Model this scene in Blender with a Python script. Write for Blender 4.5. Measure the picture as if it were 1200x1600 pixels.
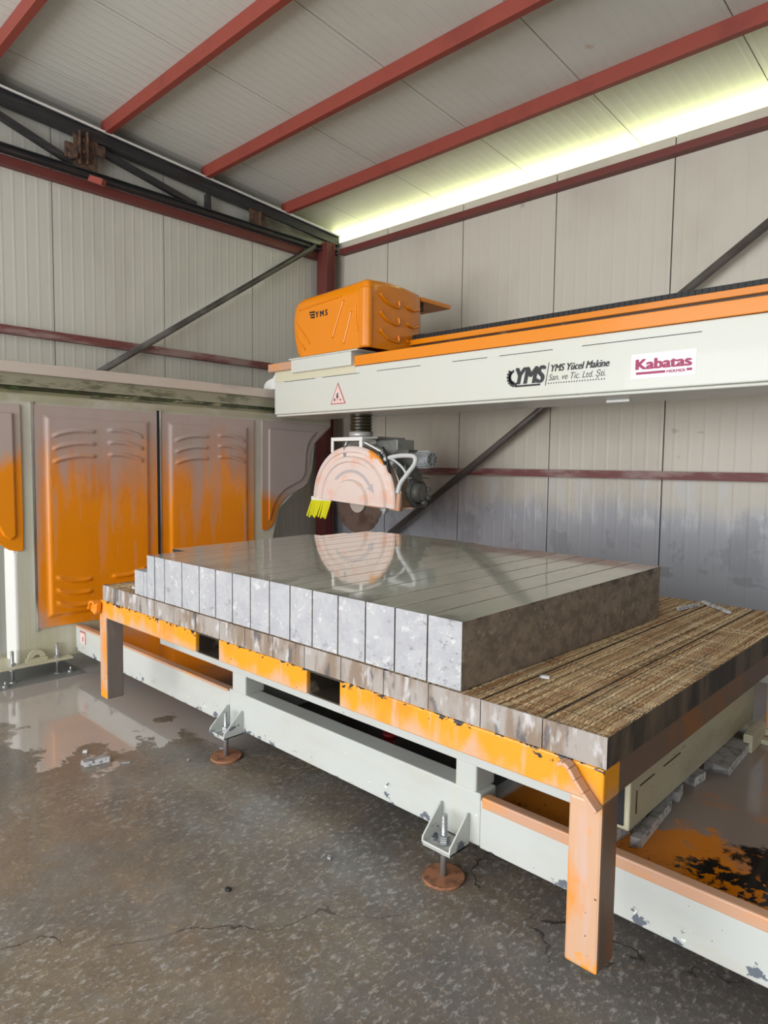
import bpy, bmesh, math, random
from mathutils import Vector, Matrix
random.seed(7)
for o in list(bpy.data.objects): bpy.data.objects.remove(o)
SC = bpy.context.scene
COL = SC.collection

# ------------------------------------------------------------------ camera
F = 1047.7
yaw, pitch, roll = [math.radians(v) for v in (43.5094, -4.0400, 0.7314)]
fw = Vector((-math.sin(yaw)*math.cos(pitch), math.cos(yaw)*math.cos(pitch), math.sin(pitch)))
r0 = Vector((math.cos(yaw), math.sin(yaw), 0)); u0 = r0.cross(fw)
rr = r0*math.cos(roll) + u0*math.sin(roll); uu = -r0*math.sin(roll) + u0*math.cos(roll)
cam = bpy.data.cameras.new('camera'); co = bpy.data.objects.new('camera', cam); COL.objects.link(co)
m = Matrix((rr, uu, -fw)).transposed().to_4x4(); m.translation = Vector((0, 0, 1.6))
co.matrix_world = m
cam.sensor_fit = 'VERTICAL'; cam.sensor_height = 36.0; cam.lens = F/1600*36.0
cam.clip_start = .05; cam.clip_end = 300
SC.camera = co

# ------------------------------------------------------------------ world, sun, daylight
W = bpy.data.worlds.new('world'); SC.world = W; W.use_nodes = True
bg = W.node_tree.nodes['Background']; bg.inputs[0].default_value = (.86, .93, 1, 1); bg.inputs[1].default_value = 1.35
sun = bpy.data.lights.new('sun', 'SUN'); sun.energy = 29; sun.angle = .02; sun.color = (1, .96, .88)
so = bpy.data.objects.new('sun', sun); COL.objects.link(so); so.rotation_euler = (math.radians(-38), math.radians(8), 0)
def area(name, loc, rot, sx, sy, e, c=(1, 1, 1)):
    l = bpy.data.lights.new(name, 'AREA'); l.shape = 'RECTANGLE'; l.size = sx; l.size_y = sy; l.energy = e; l.color = c
    o = bpy.data.objects.new(name, l); COL.objects.link(o); o.location = loc; o.rotation_euler = rot
    return o
# daylight through the wide open front of the hall, behind and to the left of the camera
area('daylight_front', (-2.3, -5.2, 2.0), (math.radians(103), 0, 0), 7.2, 3.6, 380, (1, .985, .97))
SC.view_settings.view_transform = 'Standard'; SC.view_settings.look = 'None'
SC.view_settings.exposure = 0.55; SC.view_settings.gamma = 1.0; SC.view_settings.use_curve_mapping = False

# ------------------------------------------------------------------ materials
def lin(c):
    f = lambda v: v/12.92 if v <= .04045 else ((v+.055)/1.055)**2.4
    return (f(c[0]/255), f(c[1]/255), f(c[2]/255), 1)
class NB:
    def __init__(s, name):
        s.m = bpy.data.materials.new(name); s.m.use_nodes = True; s.t = s.m.node_tree; s.n = s.t.nodes
        s.p = s.n['Principled BSDF']; s.geo = s.n.new('ShaderNodeNewGeometry')
        s.sep = s.n.new('ShaderNodeSeparateXYZ'); s.l(s.geo.outputs['Position'], s.sep.inputs[0])
    def l(s, a, b): s.t.links.new(a, b)
    def math(s, op, a, b=None, c=None):
        n = s.n.new('ShaderNodeMath'); n.operation = op
        for i, v in enumerate((a, b, c)):
            if v is None: continue
            if isinstance(v, (int, float)): n.inputs[i].default_value = v
            else: s.l(v, n.inputs[i])
        return n.outputs[0]
    def noise(s, sc, d=4, rough=.6, off=0):
        mp = s.n.new('ShaderNodeMapping'); mp.inputs['Scale'].default_value = sc; mp.inputs['Location'].default_value = (off, off*1.7, off*.6)
        s.l(s.geo.outputs['Position'], mp.inputs[0])
        n = s.n.new('ShaderNodeTexNoise'); n.inputs['Scale'].default_value = 1; n.inputs['Detail'].default_value = d
        n.inputs['Roughness'].default_value = rough; s.l(mp.outputs[0], n.inputs[0]); return n.outputs[0]
    def rng(s, v, lo, hi, a=0, b=1):
        n = s.n.new('ShaderNodeMapRange'); n.interpolation_type = 'SMOOTHSTEP'
        s.l(v, n.inputs[0])
        for i, q in enumerate((lo, hi, a, b)): n.inputs[i+1].default_value = q
        return n.outputs[0]
    def mix(s, f, a, b):
        n = s.n.new('ShaderNodeMix'); n.data_type = 'RGBA'
        if isinstance(f, (int, float)): n.inputs[0].default_value = f
        else: s.l(f, n.inputs[0])
        for i, v in ((6, a), (7, b)):
            if isinstance(v, tuple): n.inputs[i].default_value = v
            else: s.l(v, n.inputs[i])
        return n.outputs[2]
def mat(name, base, rough=.5, metal=0, layers=(), ribs=None, bump=None, coat=0, spec=.5):
    b = NB(name); col = lin(base); rg = rough
    for k, L in enumerate(layers):
        v = b.noise(L.get('s', (5, 5, 5)), L.get('d', 5), L.get('ro', .6), k*3.7+L.get('o', 0))
        for ax in 'xyz':
            if ax in L:
                w, c = L[ax]; q = b.sep.outputs['xyz'.index(ax)]
                v = b.math('ADD', v, b.math('MULTIPLY', b.math('SUBTRACT', q, c), w))
            if 'clip_'+ax in L: pass
        f = b.rng(v, L['lo'], L['hi'])
        if 'band' in L:   # (axis, centre, half width)
            ax, c, h = L['band']; q = b.sep.outputs['xyz'.index(ax)]
            f = b.math('MULTIPLY', f, b.rng(b.math('ABSOLUTE', b.math('SUBTRACT', q, c)), h*.6, h, 1, 0))
        if L.get('a', 1) != 1: f = b.math('MULTIPLY', f, L['a'])
        col = b.mix(f, col, lin(L['c']))
        if 'r' in L:
            if isinstance(rg, float):
                rg = b.math('ADD', b.math('MULTIPLY', f, L['r']-rg), rg)
            else:
                mm = b.math('MULTIPLY', b.math('SUBTRACT', 1.0, f), rg); rg = b.math('ADD', mm, b.math('MULTIPLY', f, L['r']))
    if isinstance(col, tuple): b.p.inputs['Base Color'].default_value = col
    else: b.l(col, b.p.inputs['Base Color'])
    if isinstance(rg, (int, float)): b.p.inputs['Roughness'].default_value = rg
    else: b.l(rg, b.p.inputs['Roughness'])
    b.p.inputs['Metallic'].default_value = metal
    b.p.inputs['Coat Weight'].default_value = coat
    b.p.inputs['Specular IOR Level'].default_value = spec
    h = None
    if ribs:
        ax, fr, dist = ribs; q = b.sep.outputs['xyz'.index(ax)]
        sw = b.math('SINE', b.math('MULTIPLY', q, fr*2*math.pi)); h = b.rng(sw, .55, 1.0)
        h = b.math('MULTIPLY', h, dist)
    if bump:
        sc, d, dist = bump; q = b.math('MULTIPLY', b.noise(sc, d, .6, 9), dist); h = q if h is None else b.math('ADD', h, q)
    if h is not None:
        bn = b.n.new('ShaderNodeBump'); bn.inputs['Distance'].default_value = 1.0; bn.inputs['Strength'].default_value = 1.0
        b.l(h, bn.inputs['Height']); b.l(bn.outputs[0], b.p.inputs['Normal'])
    return b.m

MUD = (168, 152, 146); OR = (226, 132, 4); BLK = (30, 28, 27)
M = {}
M['wall_r'] = mat('sandwich_panel', (190, 184, 171), .42, 0, [
    dict(c=(176, 168, 156), s=(.8, .8, .5), lo=.45, hi=.7),
    dict(c=(150, 154, 166), s=(1.6, 1.6, 1.0), z=(-1.9, 1.42), lo=.55, hi=1.0, a=.8, r=.25),
    dict(c=(190, 190, 192), s=(9, 9, 2.2), z=(.0, 0), lo=.52, hi=.60, band=('z', 1.32, .24), a=.55),
    dict(c=(128, 130, 138), s=(4, 4, 2.5), lo=.56, hi=.62, band=('z', 1.05, .3), a=.45),
    dict(c=(120, 124, 122), s=(3, 3, 7), lo=.5, hi=.56, band=('z', .78, .05), a=.5),
    dict(c=(140, 125, 108), s=(3, 3, 4), lo=.70, hi=.74, a=.5)], ribs=('x', 9, .0012))
M['wall_l'] = mat('sandwich_panel_left', (196, 195, 186), .45, 0, [
    dict(c=(178, 176, 166), s=(.8, 2, .4), lo=.45, hi=.7, a=.6)], ribs=('y', 11, .0011))
M['gap'] = mat('dark_gap', (40, 38, 36), .9)
M['roof'] = mat('roof_panel', (200, 201, 194), .5, 0, [
    dict(c=(184, 182, 172), s=(1, 1, 1), lo=.5, hi=.75, a=.5),
    dict(c=(182, 128, 104), s=(3.3, 5, 5), lo=.70, hi=.76, a=.55)], ribs=('x', 12, .0018))
M['red'] = mat('red_primer', (134, 58, 46), .55, 0, [
    dict(c=(176, 130, 118), s=(14, 14, 14), lo=.68, hi=.78, a=.5), dict(c=(108, 44, 38), s=(3, 3, 3), lo=.5, hi=.7, a=.5)])
M['red_dark'] = mat('dark_red_primer', (104, 48, 44), .5, 0, [dict(c=(86, 40, 38), s=(3, 3, 3), lo=.5, hi=.7, a=.6)])
M['red_mud'] = mat('red_primer_dusty', (112, 62, 60), .6, 0, [
    dict(c=(150, 128, 124), s=(2.5, 2.5, 9), lo=.42, hi=.62, a=.85), dict(c=(200, 195, 190), s=(40, 40, 40), lo=.66, hi=.72, a=.6)])
M['blacksteel'] = mat('dark_mill_steel', (50, 50, 52), .4, .2, [dict(c=(86, 84, 80), s=(5, 2, 30), lo=.5, hi=.7, a=.5)])
M['websteel'] = mat('mill_scale_web', (112, 112, 104), .4, .2, [dict(c=(74, 70, 62), s=(3, 2, 12), lo=.45, hi=.6), dict(c=(140, 136, 120), s=(2, 1.5, 8), lo=.6, hi=.7)])
M['rust'] = mat('rusty_plate', (96, 70, 54), .8, 0, [dict(c=(60, 48, 42), s=(20, 20, 20), lo=.45, hi=.6), dict(c=(150, 110, 80), s=(30, 30, 30), lo=.62, hi=.7, a=.6)])
M['tube'] = mat('galvanised_tube', (130, 130, 130), .35, .4, [dict(c=(92, 90, 90), s=(4, 4, 4), lo=.4, hi=.7)])
M['tube_d'] = mat('dusty_tube', (104, 98, 94), .45, .3, [dict(c=(84, 78, 74), s=(4, 4, 4), lo=.4, hi=.7)])
M['cream'] = mat('cream_machine_paint', (206, 207, 199), .35, 0, [
    dict(c=(206, 204, 186), s=(2, 2, 3), lo=.5, hi=.75, a=.6), dict(c=(200, 186, 176), s=(.7, .7, 3), lo=.62, hi=.8, a=.35)], coat=.15)
M['cream_y'] = mat('yellowed_cream_paint', (206, 201, 176), .4)
M['base'] = mat('chipped_cream_paint', (192, 195, 191), .42, 0, [
    dict(c=(182, 180, 168), s=(1.5, 1.5, 4), lo=.45, hi=.75, a=.7),
    dict(c=(200, 196, 172), s=(7, 7, .5), lo=.62, hi=.75, a=.45),
    dict(c=(98, 104, 114), s=(13, 13, 18), z=(-1.4, .19), lo=.62, hi=.635, d=7),
    dict(c=(70, 66, 60), s=(40, 40, 40), lo=.72, hi=.73),
    dict(c=(238, 238, 236), s=(22, 22, 30), z=(-.3, .2), lo=.69, hi=.71)])
M['sub'] = mat('olive_cream_paint', (196, 190, 164), .42, 0, [dict(c=(120, 100, 74), s=(9, 4, 20), lo=.66, hi=.7, a=.7), dict(c=(168, 156, 134), s=(2, 2, 6), lo=.45, hi=.7, a=.7)])
M['railwall'] = mat('muddy_cream_paint', (192, 192, 176), .38, 0, [
    dict(c=(176, 166, 158), s=(2, 2.5, 1.5), z=(.35, 1.5), lo=.4, hi=.75, a=.85),
    dict(c=(52, 58, 36), s=(3, 3.5, 12), lo=.28, hi=.42, band=('z', 2.10, .035), a=.95, r=.2),
    dict(c=(150, 146, 112), s=(3, 3.5, 5), lo=.3, hi=.5, band=('z', 2.06, .06), a=.6),
    dict(c=(178, 168, 132), s=(12, 12, .8), z=(-.5, .9), lo=.6, hi=.9, a=.6)])
M['cap'] = mat('dusty_rail_cap', (196, 184, 174), .5, 0, [dict(c=(180, 168, 160), s=(2, 2, 9), lo=.5, hi=.7)])
M['grime'] = mat('black_green_grime', (44, 48, 30), .25, 0, [dict(c=(150, 146, 116), s=(3, 4, 20), lo=.56, hi=.66), dict(c=(60, 74, 40), s=(9, 9, 20), lo=.5, hi=.6)])
M['olive'] = mat('olive_grimy_paint', (146, 142, 122), .4, 0, [dict(c=(70, 72, 50), s=(3, 5, 18), lo=.5, hi=.65, a=.7)])
M['orange'] = mat('orange_machine_paint', OR, .22, 0, [dict(c=(228, 148, 50), s=(1.5, 1.5, 2), lo=.60, hi=.85, a=.3)], coat=.4)
M['orange_dusty'] = mat('dusty_orange_paint', (198, 154, 126), .45, 0, [dict(c=(226, 146, 50), s=(4, 4, 8), lo=.5, hi=.7, a=.6)])
M['table'] = mat('worn_orange_table_paint', (198, 158, 128), .38, 0, [
    dict(c=(224, 146, 18), s=(9, 9, 3), z=(3.0, .735), lo=.34, hi=.60),
    dict(c=(220, 134, 22), s=(4, 4, 2.5), lo=.52, hi=.66, a=.85),
    dict(c=(196, 168, 160), s=(16, 16, 2.0), lo=.56, hi=.70, a=.6),
    dict(c=(228, 146, 20), s=(12, 12, 8), z=(-3, .30), lo=.52, hi=.62),
    dict(c=BLK, s=(24, 24, 40), z=(6, .79), lo=.60, hi=.63, d=7),
    dict(c=BLK, s=(38, 38, 38), lo=.69, hi=.705)], coat=.1)
M['leg_in'] = mat('muddy_orange_inside', (106, 84, 70), .5, 0, [dict(c=(138, 84, 28), s=(5, 5, 3), lo=.50, hi=.66, a=.8), dict(c=BLK, s=(40, 40, 40), lo=.70, hi=.715)])  # muddy orange darkened to put shade into the right-facing sides
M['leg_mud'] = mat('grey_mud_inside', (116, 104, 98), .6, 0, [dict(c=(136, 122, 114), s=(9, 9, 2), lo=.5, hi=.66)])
M['panel'] = mat('mud_splashed_orange_panel', (232, 138, 8), .26, 0, [
    dict(c=(196, 118, 60), s=(3, 3, 2), lo=.50, hi=.8, z=(.5, 1.3), a=.7),
    dict(c=MUD, s=(2.4, 2.6, 1.3), z=(.95, 1.58), lo=.28, hi=.86, a=.96, r=.5),
    dict(c=(172, 156, 152), s=(8, 8, .9), z=(.22, 1.25), lo=.47, hi=.72, a=.7, r=.5), dict(c=(226, 134, 10), s=(7, 9, 1.2), z=(-.2, 1.3), lo=.56, hi=.72, a=.55),
    dict(c=(170, 150, 142), s=(3, 4, 1.0), z=(-.9, .50), lo=.56, hi=.85, a=.8, r=.5),
    dict(c=(168, 152, 146), s=(4, 9, 2), y=(-4.5, 1.80), lo=.42, hi=.75, a=.75, r=.5),
    dict(c=(176, 180, 186), s=(16, 16, 16), lo=.71, hi=.725)], coat=.15)
M['gusset'] = mat('mud_covered_gusset', (205, 122, 20), .32, 0, [
    dict(c=(172, 158, 154), s=(2.2, 2.2, 1.6), z=(2.4, 1.20), lo=.40, hi=.80, r=.5),
    dict(c=(190, 112, 50), s=(3, 3, 3), z=(0, 0), lo=.66, hi=.74, a=.6)])
M['gusset_l'] = mat('mud_streaked_gusset', (232, 140, 12), .3, 0, [
    dict(c=(176, 160, 154), s=(3, 5, 1.2), z=(1.6, 1.55), lo=.42, hi=.74, r=.5)])
M['chrome'] = mat('bright_strip', (200, 200, 200), .18, .9)
M['black'] = mat('black_rubber', (26, 27, 30), .6)
M['bellows'] = mat('oily_black_bellows', (46, 40, 26), .2, 0, coat=.5)
M['bolt'] = mat('zinc_bolt', (170, 172, 174), .35, .7, bump=((10, 10, 260), 1, .002))
M['pad'] = mat('rusty_foot_plate', (158, 108, 78), .75, 0, [dict(c=(118, 80, 60), s=(25, 25, 25), lo=.45, hi=.65), dict(c=(90, 84, 80), s=(9, 9, 9), lo=.66, hi=.72)])
M['guard'] = mat('stone_dust_on_orange_guard', (222, 204, 196), .5, 0, [
    dict(c=(236, 150, 50), s=(5, 5, 5), z=(1.5, 1.66), x=(1.0, -4.05), lo=.60, hi=.72),
    dict(c=(228, 176, 150), s=(7, 7, 7), lo=.50, hi=.66, a=.6),
    dict(c=(220, 214, 214), s=(9, 9, 2), z=(-1, 1.32), lo=.60, hi=.8, a=.6)])
M['guard_edge'] = mat('guard_rim_brown', (138, 112, 92), .45, 0, [dict(c=(190, 124, 60), s=(6, 6, 6), z=(-1.2, 1.3), lo=.6, hi=.85)])
M['blade'] = mat('saw_blade_steel', (96, 88, 82), .36, .5, [dict(c=(72, 64, 58), s=(6, 6, 6), lo=.45, hi=.65)])
M['hub'] = mat('blade_flange', (180, 178, 172), .3, .3)
M['grey'] = mat('grey_machine_grey', (132, 133, 128), .45, 0, [dict(c=(100, 100, 94), s=(8, 8, 8), lo=.5, hi=.7)])
M['dgrey'] = mat('dark_motor_grey', (88, 88, 84), .5, 0, [dict(c=(118, 110, 100), s=(9, 9, 9), lo=.55, hi=.7)])
M['lgrey'] = mat('light_motor_grey', (158, 162, 164), .4, .1)
M['arrow'] = mat('faded_arrow', (186, 178, 180), .5)
M['hose'] = mat('pale_hose', (196, 198, 198), .4)
M['yellow'] = mat('yellow_rubber_strip', (206, 206, 22), .5)
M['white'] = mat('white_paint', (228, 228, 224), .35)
M['ink'] = mat('black_ink', (34, 34, 40), .5)
M['inkgrey'] = mat('faded_black_ink', (66, 66, 70), .5)
M['magenta'] = mat('crimson_ink', (158, 46, 92), .5)
M['sticker'] = mat('white_sticker', (232, 226, 232), .3)
M['pinksign'] = mat('faded_pink_sign', (232, 196, 190), .45, 0, [dict(c=(222, 206, 204), s=(14, 14, 14), lo=.5, hi=.65)])
M['redline'] = mat('faded_red_line', (170, 100, 104), .5)
M['stone'] = mat('sawn_grey_stone', (168, 168, 171), .6, 0, [
    dict(c=(158, 158, 163), s=(16, 16, 16), lo=.42, hi=.60, d=9, ro=.75),
    dict(c=(110, 110, 118), s=(14, 14, 18), z=(-.5, .98), lo=.57, hi=.66, d=10, ro=.8, a=.75),
    dict(c=(92, 92, 100), s=(34, 34, 60), x=(.20, -1.7), lo=.64, hi=.72, d=9, ro=.75, a=.8),
    dict(c=(202, 201, 198), s=(30, 30, 30), lo=.58, hi=.68, a=.6)], bump=((60, 60, 60), 4, .0008))
M['stone_side'] = mat('weathered_brown_stone_side', (134, 120, 106), .6, 0, [
    dict(c=(104, 92, 82), s=(14, 12, 16), lo=.42, hi=.6, d=9, ro=.75),
    dict(c=(66, 60, 60), s=(14, 9, 20), z=(.9, 1.04), lo=.57, hi=.66, d=10, ro=.8, a=.85),
    dict(c=(176, 162, 146), s=(30, 30, 30), lo=.58, hi=.70, a=.5)], bump=((50, 50, 50), 5, .0012))
M['stone_top'] = mat('wet_honed_stone_top', (186, 188, 176), .07, 0, [
    dict(c=(166, 168, 158), s=(3, 2, 3), lo=.45, hi=.7, d=6),
    dict(c=(200, 200, 190), s=(6, 2, 6), lo=.6, hi=.7, a=.5),
    dict(c=(128, 130, 124), s=(9, 3, 9), y=(-1.5, 1.72), lo=.5, hi=.62, a=.7)], coat=.6, spec=.6, bump=((3, 3, 3), 2, .0004))
M['offcut'] = mat('grey_stone_offcut', (150, 148, 148), .6, 0, [dict(c=(110, 106, 106), s=(20, 20, 20), lo=.45, hi=.65)])
M['offcut_end'] = mat('pale_broken_stone', (205, 205, 206), .7, 0, [dict(c=(120, 120, 124), s=(50, 50, 50), lo=.5, hi=.62)])
M['wood_end'] = mat('weathered_grey_timber_end', (154, 146, 140), .6, 0, [
    dict(c=(128, 110, 94), s=(9, 9, 3), lo=.44, hi=.60), dict(c=(74, 72, 78), s=(16, 16, 6), lo=.55, hi=.64, a=.8, d=9),
    dict(c=(196, 194, 197), s=(22, 22, 8), lo=.54, hi=.66, a=.7, d=9), dict(c=(120, 96, 76), s=(30, 30, 3), lo=.6, hi=.68, a=.5)], bump=((50, 50, 12), 4, .001))
M['wood_side'] = mat('damp_timber_side', (98, 84, 70), .6, 0, [
    dict(c=(58, 50, 46), s=(2, 6, 1.4), lo=.40, hi=.54), dict(c=(38, 36, 36), s=(2, 14, 3), y=(.10, 2.6), lo=.52, hi=.64, a=.85),
    dict(c=(120, 98, 74), s=(3, 30, 3), lo=.58, hi=.7, a=.6)], bump=((30, 30, 10), 4, .001))  # timber sides darker and browner than the ends
M['wood_top'] = mat('saw_cut_timber_top', (188, 160, 120), .8, 0, [
    dict(c=(146, 106, 68), s=(110, .4, 1), lo=.42, hi=.56, d=2), dict(c=(78, 58, 42), s=(170, .5, 1), lo=.56, hi=.64, d=2),
    dict(c=(224, 206, 170), s=(240, .9, 1), lo=.53, hi=.62, d=2, a=.9),
    dict(c=(136, 84, 44), s=(5, 2.5, 1), lo=.54, hi=.70, a=.5), dict(c=(126, 114, 98), s=(4, 3, 1), lo=.56, hi=.68, a=.5),
    dict(c=(226, 208, 172), s=(1.2, 90, 1), lo=.60, hi=.66, a=.85, d=2),
    dict(c=(74, 54, 38), s=(1.2, 110, 1), lo=.62, hi=.67, a=.8, d=2)], bump=((200, .6, 1), 2, .003))
M['tray'] = mat('flooded_orange_tray', (140, 126, 118), .18, 0, [
    dict(c=(206, 120, 14), s=(5, 5, 5), y=(-1.1, 2.62), lo=.56, hi=.66, r=.35),
    dict(c=(170, 120, 90), s=(4, 6, 4), lo=.58, hi=.68, a=.6),
    dict(c=(30, 30, 30), s=(7, 7, 7), y=(-.75, 2.45), x=(.9, -.62), lo=.53, hi=.60, r=.10, d=7),
    dict(c=(214, 124, 12), s=(30, 30, 30), y=(-1.4, 2.28), lo=.52, hi=.56, a=.95, d=7), dict(c=(40, 36, 34), s=(60, 60, 60), y=(-.6, 2.3), lo=.66, hi=.68, d=4), dict(c=(70, 60, 56), s=(30, 30, 30), lo=.72, hi=.74)], coat=.25)
M['tray_l'] = mat('orange_tray_with_sludge', (206, 124, 20), .2, 0, [
    dict(c=(140, 116, 104), s=(3, 3, 3), x=(.75, -3.85), lo=.44, hi=.60, r=.15), dict(c=(224, 140, 20), s=(7, 9, 5), lo=.62, hi=.68, a=.8)], coat=.3)
M['pocket'] = mat('dark_pocket_steel', (60, 52, 44), .4, 0, [dict(c=(120, 110, 96), s=(8, 8, 8), lo=.55, hi=.65)])
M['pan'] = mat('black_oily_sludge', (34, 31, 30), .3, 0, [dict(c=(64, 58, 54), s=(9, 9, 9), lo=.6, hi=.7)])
M['flange'] = mat('grimy_flange', (120, 120, 118), .4)
M['grass'] = mat('sunlit_grass', (196, 208, 140), .9, 0, [dict(c=(208, 212, 170), s=(1, 1, 1), lo=.4, hi=.6)])
M['cast'] = mat('red_plastic', (160, 30, 34), .4)

def floor_mat():
    b = NB('wet_concrete')
    n1 = b.noise((1.1, 1.1, 1), 6, .6, 1); n2 = b.noise((7, 7, 1), 7, .7, 4); n3 = b.noise((42, 42, 1), 5, .7, 8); n4 = b.noise((2.2, 2.2, 1), 5, .6, 12)
    n5 = b.noise((42, 24, 1), 8, .74, 15)
    X, Y = b.sep.outputs[0], b.sep.outputs[1]
    n6 = b.noise((70, 34, 1), 6, .75, 21); n7 = b.noise((.9, .9, 1), 3, .5, 31)
    col = b.mix(b.rng(n1, .38, .62), lin((104, 100, 96)), lin((130, 117, 100)))
    col = b.mix(b.math('MULTIPLY', b.rng(n4, .48, .66), .7), col, lin((126, 125, 122)))
    col = b.mix(b.math('MULTIPLY', b.rng(n2, .36, .62), .35), col, lin((84, 79, 76)))
    grit = b.math('MULTIPLY', b.rng(n5, .50, .60), b.rng(b.math('ADD', n7, b.math('MULTIPLY', X, .05)), .30, .48))
    grit = b.math('MULTIPLY', grit, b.rng(n6, .44, .56))
    col = b.mix(b.math('MULTIPLY', grit, .70), col, lin((188, 186, 184)))
    col = b.mix(b.math('MULTIPLY', b.rng(n3, .56, .68), .5), col, lin((186, 166, 140)))
    col = b.mix(b.math('MULTIPLY', b.rng(n6, .60, .70), .5), col, lin((60, 56, 54)))
    vm = b.n.new('ShaderNodeVectorMath'); vm.operation = 'MULTIPLY_ADD'; nt = b.n.new('ShaderNodeTexNoise'); nt.inputs['Scale'].default_value = 2.2; nt.inputs['Detail'].default_value = 6
    b.l(b.geo.outputs['Position'], nt.inputs[0]); b.l(nt.outputs[1], vm.inputs[0]); vm.inputs[1].default_value = (.8, .8, 0); b.l(b.geo.outputs['Position'], vm.inputs[2])
    vo = b.n.new('ShaderNodeTexVoronoi'); vo.feature = 'DISTANCE_TO_EDGE'; vo.inputs['Scale'].default_value = .62; b.l(vm.outputs[0], vo.inputs['Vector'])
    crack = b.math('MULTIPLY', b.rng(vo.outputs['Distance'], .0015, .0035, 1, 0), b.rng(n4, .44, .52))
    col = b.mix(b.math('MULTIPLY', crack, .75), col, lin((44, 38, 34)))
    # milky puddle beside the rail wall
    v = b.math('ADD', b.math('MULTIPLY', b.math('ADD', X, 3.52), -1.0), b.math('MULTIPLY', b.math('SUBTRACT', n4, .5), 1.6))
    v2 = b.math('ADD', b.math('SUBTRACT', Y, 1.22), b.math('MULTIPLY', b.math('SUBTRACT', n4, .5), 1.1))
    pud = b.math('MULTIPLY', b.rng(v, -.01, .03), b.rng(v2, -.01, .03))
    under = b.rng(b.math('ADD', b.math('SUBTRACT', Y, 2.0), b.math('MULTIPLY', b.math('SUBTRACT', n4, .5), .5)), -.02, .05)
    left = b.rng(X, -2.9, -3.3); pud = b.math('MAXIMUM', pud, b.math('MULTIPLY', under, left))
    col = b.mix(pud, col, lin((172, 165, 160)))
    wet = b.rng(n1, .42, .60)
    ro = b.math('ADD', b.math('MULTIPLY', wet, -.20), .40)
    ro = b.math('ADD', ro, b.math('MULTIPLY', b.rng(n2, .4, .7), .10))
    ro = b.math('ADD', b.math('MULTIPLY', ro, b.math('SUBTRACT', 1.0, pud)), b.math('MULTIPLY', pud, .035))
    b.l(col, b.p.inputs['Base Color']); b.l(ro, b.p.inputs['Roughness'])
    b.p.inputs['Specular IOR Level'].default_value = .6
    b.p.inputs['Coat Weight'].default_value = .35; b.p.inputs['Coat Roughness'].default_value = .12
    h = b.math('MULTIPLY', b.math('ADD', b.math('MULTIPLY', n3, .0012), b.math('MULTIPLY', n5, .0035)), b.math('SUBTRACT', 1.0, pud))
    bn = b.n.new('ShaderNodeBump'); bn.inputs['Distance'].default_value = 1; b.l(h, bn.inputs['Height']); b.l(bn.outputs[0], b.p.inputs['Normal'])
    return b.m
M['floor'] = floor_mat()

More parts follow.
